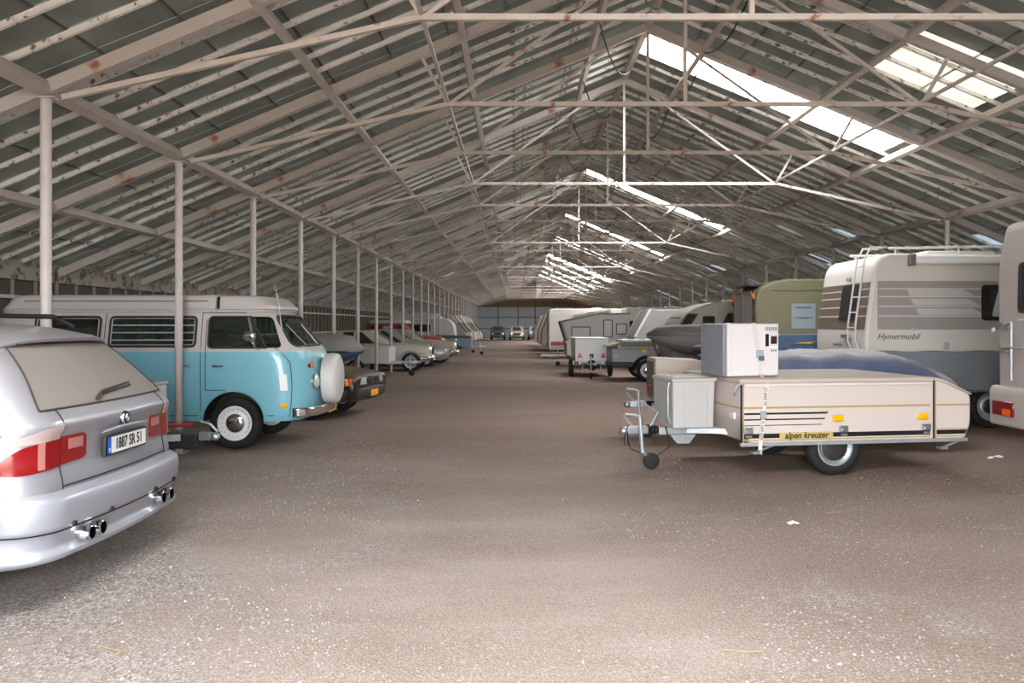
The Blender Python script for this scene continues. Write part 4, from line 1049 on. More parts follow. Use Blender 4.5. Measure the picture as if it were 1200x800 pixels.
def ring_sec(x, zb, zt, w, cr):
    h = [(0, zb), (w*.80, zb), (w*.955, zb+.05), (w, zb+.42*(zt-zb)), (w*.99, zb+.74*(zt-zb)), (w*.93, zt-.015), (w*.62, zt+cr*.65), (0, zt+cr)]
    return [(x, y, z) for y, z in h]+[(x, -y, z) for y, z in h[-2:0:-1]]
def car(name, label, loc, rz, paint, st, gh, wx, wr, rim='galv', cap='chrome', style='steel', glass='dark_glass', group=None, cat='car'):
    """st: stations along the body from nose (x=0) back; gh: shell levels of the cabin; wx: axle positions"""
    c = T(name, label, cat, loc, rz, group)
    b = MB().loft([ring_sec(*q) for q in st]).build('body', paint, c, sub=2, smooth=180); bake(b)
    hw = max(q[3] for q in st)
    cut(b, [MB().lathe([(wr+.065, -.22), (wr+.065, .22)], (x, s*hw, wr+.01), 'y', 28) for x in wx for s in (1, -1)])
    b.data.shade_smooth(); b.data.set_sharp_from_angle(angle=.8)
    for x in wx:
        for s in (1, -1): wheel(c, x, s*(hw-.10), wr, .17, s, rim, cap, style, 24)
    S = Shell(gh); cab = S.body(10, 6).build('cabin', paint, c, smooth=50)
    z0, z1 = gh[0][0]+.03, gh[-2][0]-.02
    S.patch(.81, 1.19, z0, z1, 14, 4, .004, .012).build('windscreen', glass, cab, smooth=60)
    S.patch(-.2, .2, z0, z1, 14, 4, .004, .012).build('rear_window', glass, cab, smooth=60)
    xa = gh[0][1]+.55; xb = gh[0][2]-.62; xm = (xa+xb)/2; k = (gh[-2][2]-gh[0][2])*.75; k2 = (gh[-2][1]-gh[0][1])*.6
    for s in (1, -1):
        sg = (lambda t: t) if s > 0 else (lambda t: 2-t)
        f = lambda z: (z-z0)/(z1-z0)
        S.patch(lambda z: sg(S.s_side(xa+k2*f(z), z)), lambda z: sg(S.s_side(xm-.04, z)), z0, z1, 6, 4, .004, .012).build('side_window', glass, cab, smooth=60)
        S.patch(lambda z: sg(S.s_side(xm+.04, z)), lambda z: sg(S.s_side(xb+k*f(z), z)), z0, z1, 6, 4, .004, .012).build('side_window', glass, cab, smooth=60)
        for x in (xm, xb+.18):
            MB().box(x-.004, x+.004, s*(hw-.02) if s > 0 else s*(hw+.002), s*(hw+.002) if s > 0 else s*(hw-.02), .32, gh[0][0]-.05).build('seam', 'gap', c)
        MB().box(xm-.2, xm-.08, min(s*hw*.985, s*(hw+.02)), max(s*hw*.985, s*(hw+.02)), gh[0][0]-.16, gh[0][0]-.135).build('door_handle', 'chrome', c, bevel=.004)
        mr = MB(); mr.sphere((xb+.05, s*(hw+.08), gh[0][0]+.06), .04, .09, .06, 10); mr.build('wing_mirror', paint, c, smooth=60)
    return c
def round_lamp(c, x, y, z, r, name='headlight'):
    o = MB().lathe([(r, -.06), (r, .01), (r*.9, .025)], (x, y, z), 'x', 20).build(name, 'chrome', c, smooth=40)
    MB().lathe([(r*.88, .015), (r*.7, .04), (.002, .055)], (x, y, z), 'x', 20).build('lens', 'lens_glass', o, smooth=60)
    return o
def nose_tube(c, w, x, z, r, mat, name='front_bumper', back=.35):
    return MB().tube([(x-back, -w, z), (x-.10, -w*.98, z), (x-.02, -w*.8, z), (x, 0, z), (x-.02, w*.8, z), (x-.10, w*.98, z), (x-back, w, z)], r, 8).build(name, mat, c, smooth=60)

M('paint_black', (16, 17, 18), .3, dust=.5, dustcol=(130, 112, 92), coat=.15)
M('paint_cream', (196, 186, 172), .35, dust=.45, dustcol=(160, 146, 128), coat=.3)
M('paint_silver', (166, 164, 160), .35, .4, dust=.5, dustcol=(150, 138, 122), coat=.3)
M('paint_beige', (188, 174, 150), .4, dust=.45, dustcol=(156, 140, 120), coat=.2)
M('paint_red', (172, 36, 36), .35, dust=.3, coat=.3)
M('paint_taupe', (120, 110, 100), .45, dust=.5)
M('paint_green', (40, 62, 46), .4, dust=.3)
M('bumper_dark', (58, 55, 52), .6, dust=.3)
M('bumper_grey', (104, 100, 96), .6, dust=.4)
M('caravan_white', (212, 204, 196), .5, dust=.3, dustcol=(170, 156, 140), var=.04)
M('caravan_cream', (196, 182, 162), .55, dust=.35, var=.05)
M('caravan_grey', (150, 146, 142), .5, dust=.35, var=.05)
M('caravan_silver', (150, 140, 130), .4, .35, dust=.45, dustcol=(150, 136, 118), var=.08)
M('khaki', (98, 94, 70), .7, dust=.25, dustcol=(150, 136, 100), var=.06)
M('motorhome_grey', (172, 162, 156), .5, dust=.25, var=.04)
M('band_grey', (158, 150, 146), .5, var=.04)
M('band_brown', (112, 96, 84), .5, var=.05)
M('pale_stripe', (196, 190, 186), .5)
M('paper', (122, 130, 134), .8)
M('print_dark', (58, 56, 56), .6)
M('print_grey', (74, 80, 86), .8)
M('tarp_blue', (26, 56, 112), .42, dust=.8, dustcol=(158, 152, 148), var=.15, scale=3)
M('tarp_grey', (124, 128, 134), .6, dust=.3, dustcol=(150, 146, 142), var=.12, scale=3)
M('boat_grey', (122, 120, 118), .5, dust=.5, dustcol=(140, 128, 112))
M('boat_dark', (52, 54, 58), .4, dust=.5)
M('boat_blue', (58, 84, 118), .4, dust=.4)
M('boat_white', (206, 202, 194), .4, dust=.4)
M('trailer_grey', (142, 144, 150), .5, dust=.3)
M('trailer_blue', (120, 138, 152), .5, dust=.25)
M('wood', (126, 98, 70), .7, var=.2)
M('dusty_brown', (120, 108, 94), .8, dust=.5)
M('yellow', (226, 176, 40), .5)
M('stripe_red', (130, 62, 60), .5)

# ------------------------------------------------------------------ left row
def small_trailer():
    c = T('box_trailer', 'small pale box trailer between the silver estate and the turquoise van', 'trailer', (-3.95, 8.55, 0), 0)
    box_body(c, [(0, .38), (-2.0, .38), (-2.0, .93), (0, .93)], .62, 'white', bevel=.02, rads=.03)
    MB().box(-2.02, .01, -.64, .64, .93, .96).build('lid', 'white', c, bevel=.01)
    for s in (-1, 1): wheel(c, -1.1, s*.74, .27, .15, s, 'galv', 'black', 'steel', 24)
    MB().box(-1.15, -1.05, -.7, .7, .24, .3).build('axle', 'black', c)
    drawbar(c, -.2, .80, .42, jock=False)
    MB().box(.25, .62, -.10, .10, .30, .47).build('overrun_housing', 'black_trim', c, bevel=.02)
    MB().tube([(.10, -.04, .47), (.30, -.05, .54), (.55, -.05, .55)], .018, 8).build('handbrake_lever', 'paint_red', c, smooth=60)
    MB().tube([(.80, 0, .47), (.72, 0, .55), (.62, 0, .58)], .014, 6).build('coupling_handle', 'galv', c)
    MB().tube([(.06, -.3, .38), (.06, -.3, .70)], .025, 8).build('jockey_leg', 'galv', c)
    MB().lathe([(.02, -.03), (.08, -.03), (.095, 0), (.08, .03), (.02, .03)], (.06, -.3, .28), 'y', 16).build('jockey_wheel', 'rubber', c)
    MB().tube([(.06, -.3, .70), (-.08, -.3, .70)], .012, 6).build('crank_handle', 'galv', c)
    MB().tube([(.06, -.3, 0), (.06, -.3, .4)], .02, 6).build('prop_stand', 'galv', c)
    return c
small_trailer()

def dark_saloon():
    st = [(.0, .38, .66, .72, .0), (-.01, .32, .71, .79, .01), (-.06, .28, .745, .825, .02), (-.25, .26, .77, .84, .03), (-.6, .25, .82, .85, .03), (-1.2, .25, .90, .85, .035), (-1.5, .25, .93, .85, .02), (-3.2, .25, .94, .85, .02), (-4.0, .27, .95, .84, .03), (-4.5, .32, .90, .80, .02), (-4.58, .40, .80, .76, 0)]
    gh = [(.90, -3.9, -1.15, .80, .25, .3, .08, .15), (1.0, -3.75, -1.35, .77, .25, .3, .08, .15), (1.2, -3.45, -1.75, .70, .22, .28, .08, .12), (1.33, -3.2, -1.98, .64, .2, .25, .08, .1), (1.37, -3.05, -2.15, .56, .2, .25, .08, .1)]
    c = car('saloon_car', 'black saloon car with dusty bonnet and orange indicator, nose out beside the camper van', (-2.54, 14.30, 0), -10, 'paint_black', st, gh, (-.85, -3.45), .31, style='alloy', cap='galv')
    B = Shell([(.30, -4, -.02, .80, .2, .35, .05, .12), (.42, -4, .06, .87, .2, .35, .05, .12), (.50, -4, .07, .875, .2, .35, .05, .12), (.53, -4, .0, .82, .2, .35, .05, .12)])
    B.patch(.60, 1.40, .30, .53, 40, 6, 0, .06).build('front_bumper', 'bumper_dark', c, smooth=40)
    N = Shell([(.52, -4, .025, .845, .2, .16, .05, .10), (.62, -4, .02, .845, .2, .16, .05, .10), (.72, -4, -.0, .83, .2, .16, .05, .10)])
    for s in (1, -1):
        sg = (lambda t: t) if s > 0 else (lambda t: 2-t)
        N.patch(sg(.76), sg(.90), .575, .685, 8, 4, .02, .06).build('headlight', 'lens_glass', c, smooth=50)
        N.patch(sg(.594), sg(.755), .575, .685, 8, 4, .02, .06).build('turn_signal', 'lens_orange', c, smooth=50)
    g = N.patch(.915, 1.085, .565, .70, 10, 4, .02, .06).build('grille', 'chrome', c, smooth=50)
    for t0 in (.925, .975, 1.03): N.patch(t0, t0+.042, .585, .68, 4, 3, .026, .01).build('grille_slot', 'black', g)
    MB().box(.055, .07, -.22, .12, .36, .47).build('number_plate', 'plate_yellow', c, bevel=.004)
    return c
dark_saloon()

def boat(name, label, loc, rz, L, hw, keel, gun, deck, hull, cover, trail=True, bow=.0, wheelx=-1.8):
    """boat on a road trailer, bow at x=0 towards the aisle; keel/gun/deck heights"""
    c = T(name, label, 'boat', loc, rz); n = 14; hr = []; dr = []
    for i in range(n+1):
        u = i/n; x = -L*u; w = hw*min(1, (u*2.2+.03))**.6; zk = keel+(gun-keel-.06)*max(0, 1-u*3.0)**1.7; g = gun+bow*(1-u)**2
        hr.append([(x, -w, g), (x, -w*.92, zk+.5*(g-zk)), (x, -w*.5, zk+.12*(g-zk)), (x, 0, zk), (x, w*.5, zk+.12*(g-zk)), (x, w*.92, zk+.5*(g-zk)), (x, w, g), (x, w*.5, g+.004), (x, 0, g+.005), (x, -w*.5, g+.004)])
        d = g+(deck-gun)*math.sin(PI*min(1, .08+u*.92)**.7)**.6 if u > 0 else g+.04
        wr = 1+.03*noise.noise(Vector((x*3, 1, 0)))
        dr.append([(x, -w*1.02, g-.03), (x, -w*1.02, g+.02), (x, -w*.8, g+(d-g)*.72*wr), (x, -w*.35, g+(d-g)*.97), (x, 0, d), (x, w*.35, g+(d-g)*.97), (x, w*.8, g+(d-g)*.72), (x, w*1.02, g+.02), (x, w*1.02, g-.03), (x, 0, g-.03)])
    MB().loft(hr).build('hull', hull, c, smooth=50); MB().loft(dr).build('cover', cover, c, smooth=60)
    MB().tube([(-L*.02, -hw*.1, gun-.05)]+[(-L*u, -hw*1.02*min(1, u*2.2+.03)**.6, gun+bow*(1-u)**2-.03) for u in [.1*i for i in range(1, 11)]], .02, 6).build('rubbing_strake', 'black_trim', c)
    if trail:
        z = keel-.08
        MB().box(-L*.95, -.25, -.05, .05, z-.08, z).build('trailer_beam', 'galv', c)
        for s in (-1, 1):
            MB().bar((wheelx, s*.5, z-.04), (wheelx, 0, z-.04), .06, .06).build('trailer_arm', 'galv', c); wheel(c, wheelx, s*(hw-.05), .28, .15, s, 'galv', 'galv', 'alloy', 20)
            MB().box(wheelx-.25, wheelx+.25, s*.45-.05, s*.45+.05, z-.02, keel+.14).build('bunk', 'wood', c)
        MB().bar((wheelx, -.6, .28), (wheelx, .6, .28), .05, .05).build('axle', 'black', c)
        MB().bar((wheelx, 0, .28), (wheelx, 0, z), .08, .08).build('trailer_post', 'galv', c)
        j = MB().tube([(-.35, 0, z), (-.35, 0, .1)], .022, 8).build('jockey_leg', 'galv', c)
        MB().lathe([(.02, -.03), (.09, -.03), (.09, .03), (.02, .03)], (-.35, 0, .09), 'y', 14).build('jockey_wheel', 'rubber', j)
        MB().bar((-.30, 0, z), (-.12, 0, gun-.08), .035, .035).build('winch_post', 'black_trim', c)
    return c
boat('covered_boat', 'grey covered boat on a trailer behind the camper van nose, blue-grey hull', (-3.25, 17.25, 0), 0, 3.4, .75, .62, 1.06, 1.42, 'boat_blue', 'boat_grey')

def box_trailer_left():
    c = T('utility_trailer', 'white box trailer with lowered jockey wheel in front of the cream classic car', 'trailer', (-3.88, 25.4, 0), 0)
    box_body(c, [(0, .40), (-1.9, .40), (-1.9, .88), (0, .88)], .65, 'white', bevel=.02, rads=.02)
    MB().box(-.6, .012, -.66, .66, .88, .905).build('lid', 'white', c, bevel=.008)
    for s in (-1, 1): wheel(c, -1.0, s*.76, .27, .15, s, 'galv', 'galv', 'steel', 20)
    MB().bar((-1.0, -.7, .27), (-1.0, .7, .27), .05, .05).build('axle', 'black', c)
    MB().prism(rp([(-.2, .33), (.55, .38), (.55, .43), (-.2, .43)], .01), -.2, .2, 'xz').build('tow_frame', 'trailer_grey', c)
    drawbar(c, -.1, .85, .42)
    return c
box_trailer_left()

def cream_classic(loc, label, paint='paint_cream', name='classic_car', orange=False, wx=(-.62, -3.25)):
    st = [(0, .40, .80, .68, .02), (-.01, .36, .84, .76, .03), (-.06, .33, .86, .79, .03), (-.3, .30, .88, .815, .04), (-.9, .28, .92, .825, .05), (-1.35, .27, .95, .83, .04), (-3.0, .27, .95, .83, .02), (-3.9, .30, .93, .81, .04), (-4.45, .36, .86, .76, .03), (-4.55, .44, .74, .68, 0)]
    gh = [(.92, -3.8, -1.22, .76, .25, .25, .08, .1), (1.05, -3.68, -1.38, .74, .25, .25, .08, .1), (1.22, -3.45, -1.66, .68, .22, .25, .08, .1), (1.36, -3.2, -1.85, .62, .2, .22, .08, .1), (1.40, -3.0, -2.05, .54, .2, .22, .08, .1)]
    c = car(name, label, loc, 0, paint, st, gh, wx, .32, rim='galv', cap='chrome')
    for s in (1, -1):
        round_lamp(c, -.03, s*.56, .70, .10)
        round_lamp(c, -.02, s*.38, .66, .065, 'fog_lamp')
        MB().box(-.28, -.14, min(s*.78, s*.81), max(s*.78, s*.81), .60, .66).build('turn_signal', 'lens_orange' if orange else 'lens_glass', c, bevel=.01)
    nose_tube(c, .78, .10, .46, .055, 'chrome'); nose_tube(c, .74, .085, .53, .02, 'chrome', 'bumper_bar')
    g = MB().prism(rp([(-.24, .50), (.24, .50), (.25, .84), (.20, .88), (-.20, .88), (-.25, .84)], .03), -.02, .05, 'yz').build('grille', 'chrome', c, bevel=.01)
    for k in range(9): MB().box(.05, .056, -.21+k*.052, -.19+k*.052+.012, .53, .84).build('grille_slat', 'black', g)
    MB().sphere((.0, 0, .94), .02, .02, .045, 8).build('bonnet_ornament', 'chrome', c)
    for s in (1,): MB().box(.10, .115, -.26, .26, .36, .46).build('number_plate', 'plate_yellow' if orange else 'plate_white', c)
    return c
cream_classic((-2.96, 28.3, 0), 'cream classic saloon with chrome grille, bumper and hub caps behind the white box trailer')
def silver_saloon(loc, label, paint='paint_silver'):
    st = [(0, .34, .60, .66, 0), (-.01, .29, .66, .76, .01), (-.08, .26, .69, .80, .01), (-.25, .25, .73, .82, .02), (-.8, .23, .83, .86, .03), (-1.3, .23, .92, .865, .02), (-3.2, .23, .96, .865, .02), (-4.2, .26, .97, .84, .03), (-4.4, .38, .86, .78, 0)]
    gh = [(.90, -4.0, -1.1, .80, .3, .32, .08, .15), (1.0, -3.85, -1.35, .77, .3, .3, .08, .15), (1.2, -3.5, -1.8, .69, .25, .28, .08, .12), (1.38, -3.1, -2.1, .62, .2, .25, .08, .1), (1.42, -2.9, -2.3, .52, .2, .25, .08, .1)]
    c = car('saloon_car', label, loc, 0, paint, st, gh, (-.85, -3.45), .31, style='alloy', cap='galv')
    N = Shell([(.28, -4, .0, .82, .2, .2, .05, .14), (.5, -4, .05, .86, .2, .2, .05, .14), (.62, -4, .02, .85, .2, .2, .05, .14), (.70, -4, -.06, .82, .2, .2, .05, .14)])
    N.patch(.62, 1.38, .28, .50, 30, 5, 0, .05).build('front_bumper', paint, c, smooth=50)
    for s in (1, -1):
        sg = (lambda t: t) if s > 0 else (lambda t: 2-t)
        N.patch(sg(.70), sg(.86), .56, .67, 8, 4, .012, .05).build('headlight', 'lens_glass', c, smooth=50)
    N.patch(.90, 1.10, .56, .66, 8, 3, .012, .05).build('grille', 'black', c); N.patch(.80, 1.20, .33, .42, 10, 3, .012, .03).build('air_intake', 'black', c)
    return c
silver_saloon((-2.58, 31.45, 0), 'silver modern saloon, only its nose showing past the cream classic')
cream_classic((-2.55, 34.3, 0), 'beige old saloon with orange front indicators beyond the silver saloon', 'paint_beige', 'classic_car', True)
def red_pickup():
    st = [(-.02, .50, .86, .66, 0), (-.06, .42, .98, .76, .01), (-.3, .36, 1.05, .80, .02), (-1.0, .34, 1.08, .82, .03), (-1.3, .34, 1.10, .82, .02), (-2.6, .34, 1.10, .82, .0), (-4.2, .36, 1.05, .81, 0), (-4.3, .42, .95, .78, 0)]
    gh = [(1.08, -2.6, -1.15, .78, .12, .2, .02, .08), (1.2, -2.56, -1.3, .76, .12, .2, .02, .08), (1.4, -2.5, -1.5, .72, .12, .2, .02, .08), (1.58, -2.4, -1.7, .66, .15, .2, .02, .08), (1.62, -2.3, -1.8, .58, .15, .2, .02, .08)]
    c = car('pickup_truck', 'red pick-up with its square nose towards the aisle on the left', (-3.25, 37.1, 0), 0, 'paint_red', st, gh, (-.8, -3.4), .34, cat='truck')
    for s in (1, -1): round_lamp(c, -.01, s*.55, .78, .09)
    MB().box(-.04, .02, -.42, .42, .66, .88).build('grille', 'black', c, bevel=.01); nose_tube(c, .78, .08, .52, .06, 'chrome')
    return c
red_pickup()
def red_bus():
    c = T('minibus', 'red minibus with white roof and windows standing back by the left wall', 'van', (-5.15, 39.95, 0), 0)
    box_body(c, [(0, .4), (-2.0, .4), (-2.0, 1.2), (0, 1.2)], .8, 'paint_red', rads=.12)
    box_body(c, [(-.05, 1.2), (-2.0, 1.2), (-1.95, 1.62), (-.25, 1.62)], .76, 'paint_red', 'upper_body', rads=.08)
    MB().box(-1.98, -.15, -.78, .78, 1.62, 1.80).build('roof', 'white', c, bevel=.08, seg=3)
    for s in (1, -1):
        for x0, x1 in ((-.75, -.35), (-1.3, -.85), (-1.85, -1.4)): side_win(c, rect(x0, x1, 1.28, 1.56), s*.76, s, 'lens_glass' if x0 > -1.4 and s < 0 else 'dark_glass')  # two windows towards the camera get pale glass to look lit
        wheel(c, -.5, s*.72, .3, .16, s, 'white', 'chrome', 'steel', 20); wheel(c, -1.6, s*.72, .3, .16, s, 'white', 'chrome', 'steel', 20)
        round_lamp(c, 0, s*.55, .8, .09)
    nose_tube(c, .76, .08, .5, .05, 'chrome')
    return c
red_bus()
def blue_trailer():
    c = T('utility_trailer', 'blue-grey open trailer with black hood and yellow lamp on the left', 'trailer', (-2.35, 42.85, 0), 0)
    box_body(c, [(0, .45), (-1.9, .45), (-1.9, .88), (0, .88)], .72, 'trailer_blue', bevel=.015, rads=.01)
    box_body(c, [(.02, .88), (-1.92, .88), (-1.9, 1.04), (-.05, 1.0)], .73, 'boat_dark', 'hood', rads=.03)
    for s in (1, -1):
        wheel(c, -1.0, s*.80, .29, .16, s, 'white', 'chrome', 'steel', 20)
        MB().tube([(-1.0+.36*math.cos(PI*i/10), s*.80, .30+.36*math.sin(PI*i/10)) for i in range(11)], .07, 6).build('mudguard', 'black', c, smooth=60)
        MB().box(-1.78, -1.62, min(s*.72, s*.75), max(s*.72, s*.75), .72, .84).build('side_marker', 'lens_amber', c)
    MB().bar((-1.0, -.75, .29), (-1.0, .75, .29), .05, .05).build('axle', 'black', c)
    drawbar(c, -.1, .75, .45)
    return c
blue_trailer()

def caravan(name, label, loc, rz, prof, half, mat, wins=(), ends=(), wheelx=-2.2, bar=True, group=None, rads=.18, lights=True, stripe=None, end_tilt=0, bevel=.05, cat='caravan'):
    """caravan, aisle end at x=0; prof the side outline, wins (x0, x1, z0, z1) on both flanks, ends (y0, y1, z0, z1, x) on the aisle end"""
    c = T(name, label, cat, loc, rz, group)
    b = box_body(c, prof, half, mat, rads=rads, bevel=bevel)
    for s in (1, -1):
        cutters = MB().lathe([(.33, -.16), (.33, .16)], (wheelx, s*half, .30), 'y', 20)
        for w in wins:
            poly = w if len(w) > 4 or not isinstance(w[0], (int, float)) else rect(*w)
            side_win(c, poly, s*half, s)
        wheel(c, wheelx, s*(half-.09), .29, .16, s, 'galv', 'galv', 'steel', 20)
        if lights: MB().box(-.02, .03, min(s*(half-.10), s*(half-.25)), max(s*(half-.10), s*(half-.25)), .60, .78).build('tail_light', 'lens_red', c, bevel=.01)
        if stripe:
            for m, z0, z1, x0, x1 in stripe: MB().box(x0, x1, min(s*half, s*(half+.004)), max(s*half, s*(half+.004)), z0, z1).build('stripe', m, c)
    MB().bar((wheelx, -half+.1, .29), (wheelx, half-.1, .29), .06, .06).build('axle', 'black', c)
    for e in ends: end_win(c, rect(*e[:4]), e[4], tilt=end_tilt)
    xs = [p[0] for p in prof]; zs = [p[1] for p in prof]
    MB().box((min(xs)+max(xs))/2-.25, (min(xs)+max(xs))/2+.25, -.25, .25, max(zs)-.01, max(zs)+.06).build('roof_vent', 'white', c, bevel=.03)
    MB().box(min(xs)+.2, max(xs)-.3, -half*.6, half*.6, min(zs)-.08, min(zs)+.01).build('chassis', 'black_trim', c)
    if bar: drawbar(c, 0, 1.15, .42)
    return c
# caravans with raked fronts standing in a line far down on the left
lab = ['nearest of the raked pale caravans far down on the left, rounded white front', 'second raked caravan far down on the left, grey front edge', 'third raked caravan far down on the left, cream', 'fourth raked caravan far down on the left, white', 'fifth raked caravan far down on the left, cream', 'farthest raked caravan on the left before the end wall']
for k, (y, x) in enumerate(((48.5, -3.55), (51.4, -3.0), (54.3, -2.95), (57.2, -2.8), (60.0, -2.75), (62.9, -2.65))):
    p = [(0, .45), (-4.2, .45), (-4.2, 2.2), (-1.15, 2.25), (-.05, .95)]
    caravan('touring_caravan', lab[k], (x, y, 0), 0, p, 1.0, ['caravan_white', 'caravan_grey', 'caravan_cream', 'caravan_white', 'caravan_cream', 'caravan_cream'][k], [(-3.6, -2.6, 1.25, 1.8), (-2.2, -1.3, 1.25, 1.8)], [(-.7, .7, 1.1, 1.75, -.10)], group='raked caravans in the left row', lights=False, end_tilt=.85, bar=False)
c = caravan('touring_caravan', 'narrow white caravan with rounded upright nose behind the blue-grey trailer', (-3.35, 45.7, 0), 0, [(0, .5), (-3.2, .5), (-3.2, 1.9), (-.5, 1.95), (-.1, 1.6)], .85, 'caravan_white', [(-2.6, -1.4, 1.2, 1.6)], [], lights=False, rads=.25)

def far_car(label, x, y, paint, lamps=True):
    st = [(-.02, .42, .74, .58, .02), (-.06, .36, .84, .70, .03), (-.4, .28, .90, .76, .04), (-1.2, .27, .95, .78, .03), (-3.2, .27, .95, .78, .03), (-4.0, .36, .86, .72, 0)]
    gh = [(.92, -3.4, -1.15, .72, .25, .25, .06, .1), (1.2, -3.1, -1.5, .66, .2, .25, .06, .1), (1.36, -2.9, -1.7, .6, .2, .2, .06, .1), (1.4, -2.7, -1.9, .5, .2, .2, .06, .1)]
    c = car('parked_car', label, (x, y, 0), -90, paint, st, gh, (-.75, -3.0), .29)
    for s in (1, -1): round_lamp(c, 0, s*.52, .66, .10)
    MB().box(-.03, .02, -.36, .36, .56, .72).build('grille', 'black', c, bevel=.01); nose_tube(c, .70, .08, .46, .05, 'chrome')
    return c
far_car('dark green car parked nose on before the end wall', -1.9, 82.5, 'paint_green'); far_car('cream car facing the camera in the middle before the end wall', .05, 82.0, 'paint_cream'); far_car('white car parked right of the cream one before the end wall', 2.0, 83.0, 'white')

# ------------------------------------------------------------------ right row
def edge_motorhome():
    c = T('motorhome', 'grey-white motorhome rear corner at the right edge with dark window and rack clamps', 'motorhome', (5.40, 8.08, 0), 180)
    h = 1.05
    box_body(c, [(-.02, .62), (-4.0, .62), (-4.0, 2.72), (-.10, 2.74), (0, 2.2)], h, 'motorhome_grey', rads=.12, bevel=.07)
    MB().prism(rp([(.05, .48), (-4.0, .48), (-4.0, .92), (.03, .92), (.06, .86)], .04), -h-.03, h+.03, 'xz').build('rear_skirt', 'motorhome_grey', c, bevel=.04, seg=3)
    end_win(c, rect(-.62, .62, 1.72, 2.26), .004, fw=.05, r=.06, tilt=.02)
    for s in (1, -1):
        l = MB().box(.04, .075, min(s*.62, s*1.0), max(s*.62, s*1.0), .60, .76).build('tail_light', 'lens_red_dark', c, bevel=.012)
        MB().box(.065, .08, min(s*.66, s*.80), max(s*.66, s*.80), .61, .68).build('lamp_lens', 'lens_orange', l)
        wheel(c, -3.0, s*.94, .33, .18, s, 'galv', 'galv', 'steel', 20); wheel(c, -.95, s*.94, .33, .18, s, 'galv', 'galv', 'steel', 20)
        MB().tube([(.10, s*.60, 1.0), (.10, s*.60, 1.62)], .014, 8).build('rack_upright', 'galv', c)
        for z in (1.32, 1.58):
            cl = MB(); cl.tube([(0, s*.85, z), (.06, s*.80, z+.01), (.10, s*.60, z+.04)], .014, 6); cl.box(-.005, .05, s*.86-.04, s*.86+.04, z-.03, z+.03); cl.build('rack_clamp', 'steel', c)
        MB().sphere((.03, s*1.04, 1.54), .025, .025, .035, 8).build('marker_lamp', 'lens_glass', c)
    MB().tube([(.10, -.6, 1.35), (.10, .6, 1.35)], .014, 8).build('rack_bar', 'galv', c)
    MB().box(.0, .02, -.62, .62, 1.64, 1.66).build('trim_strip', 'white', c)
    return c
edge_motorhome()

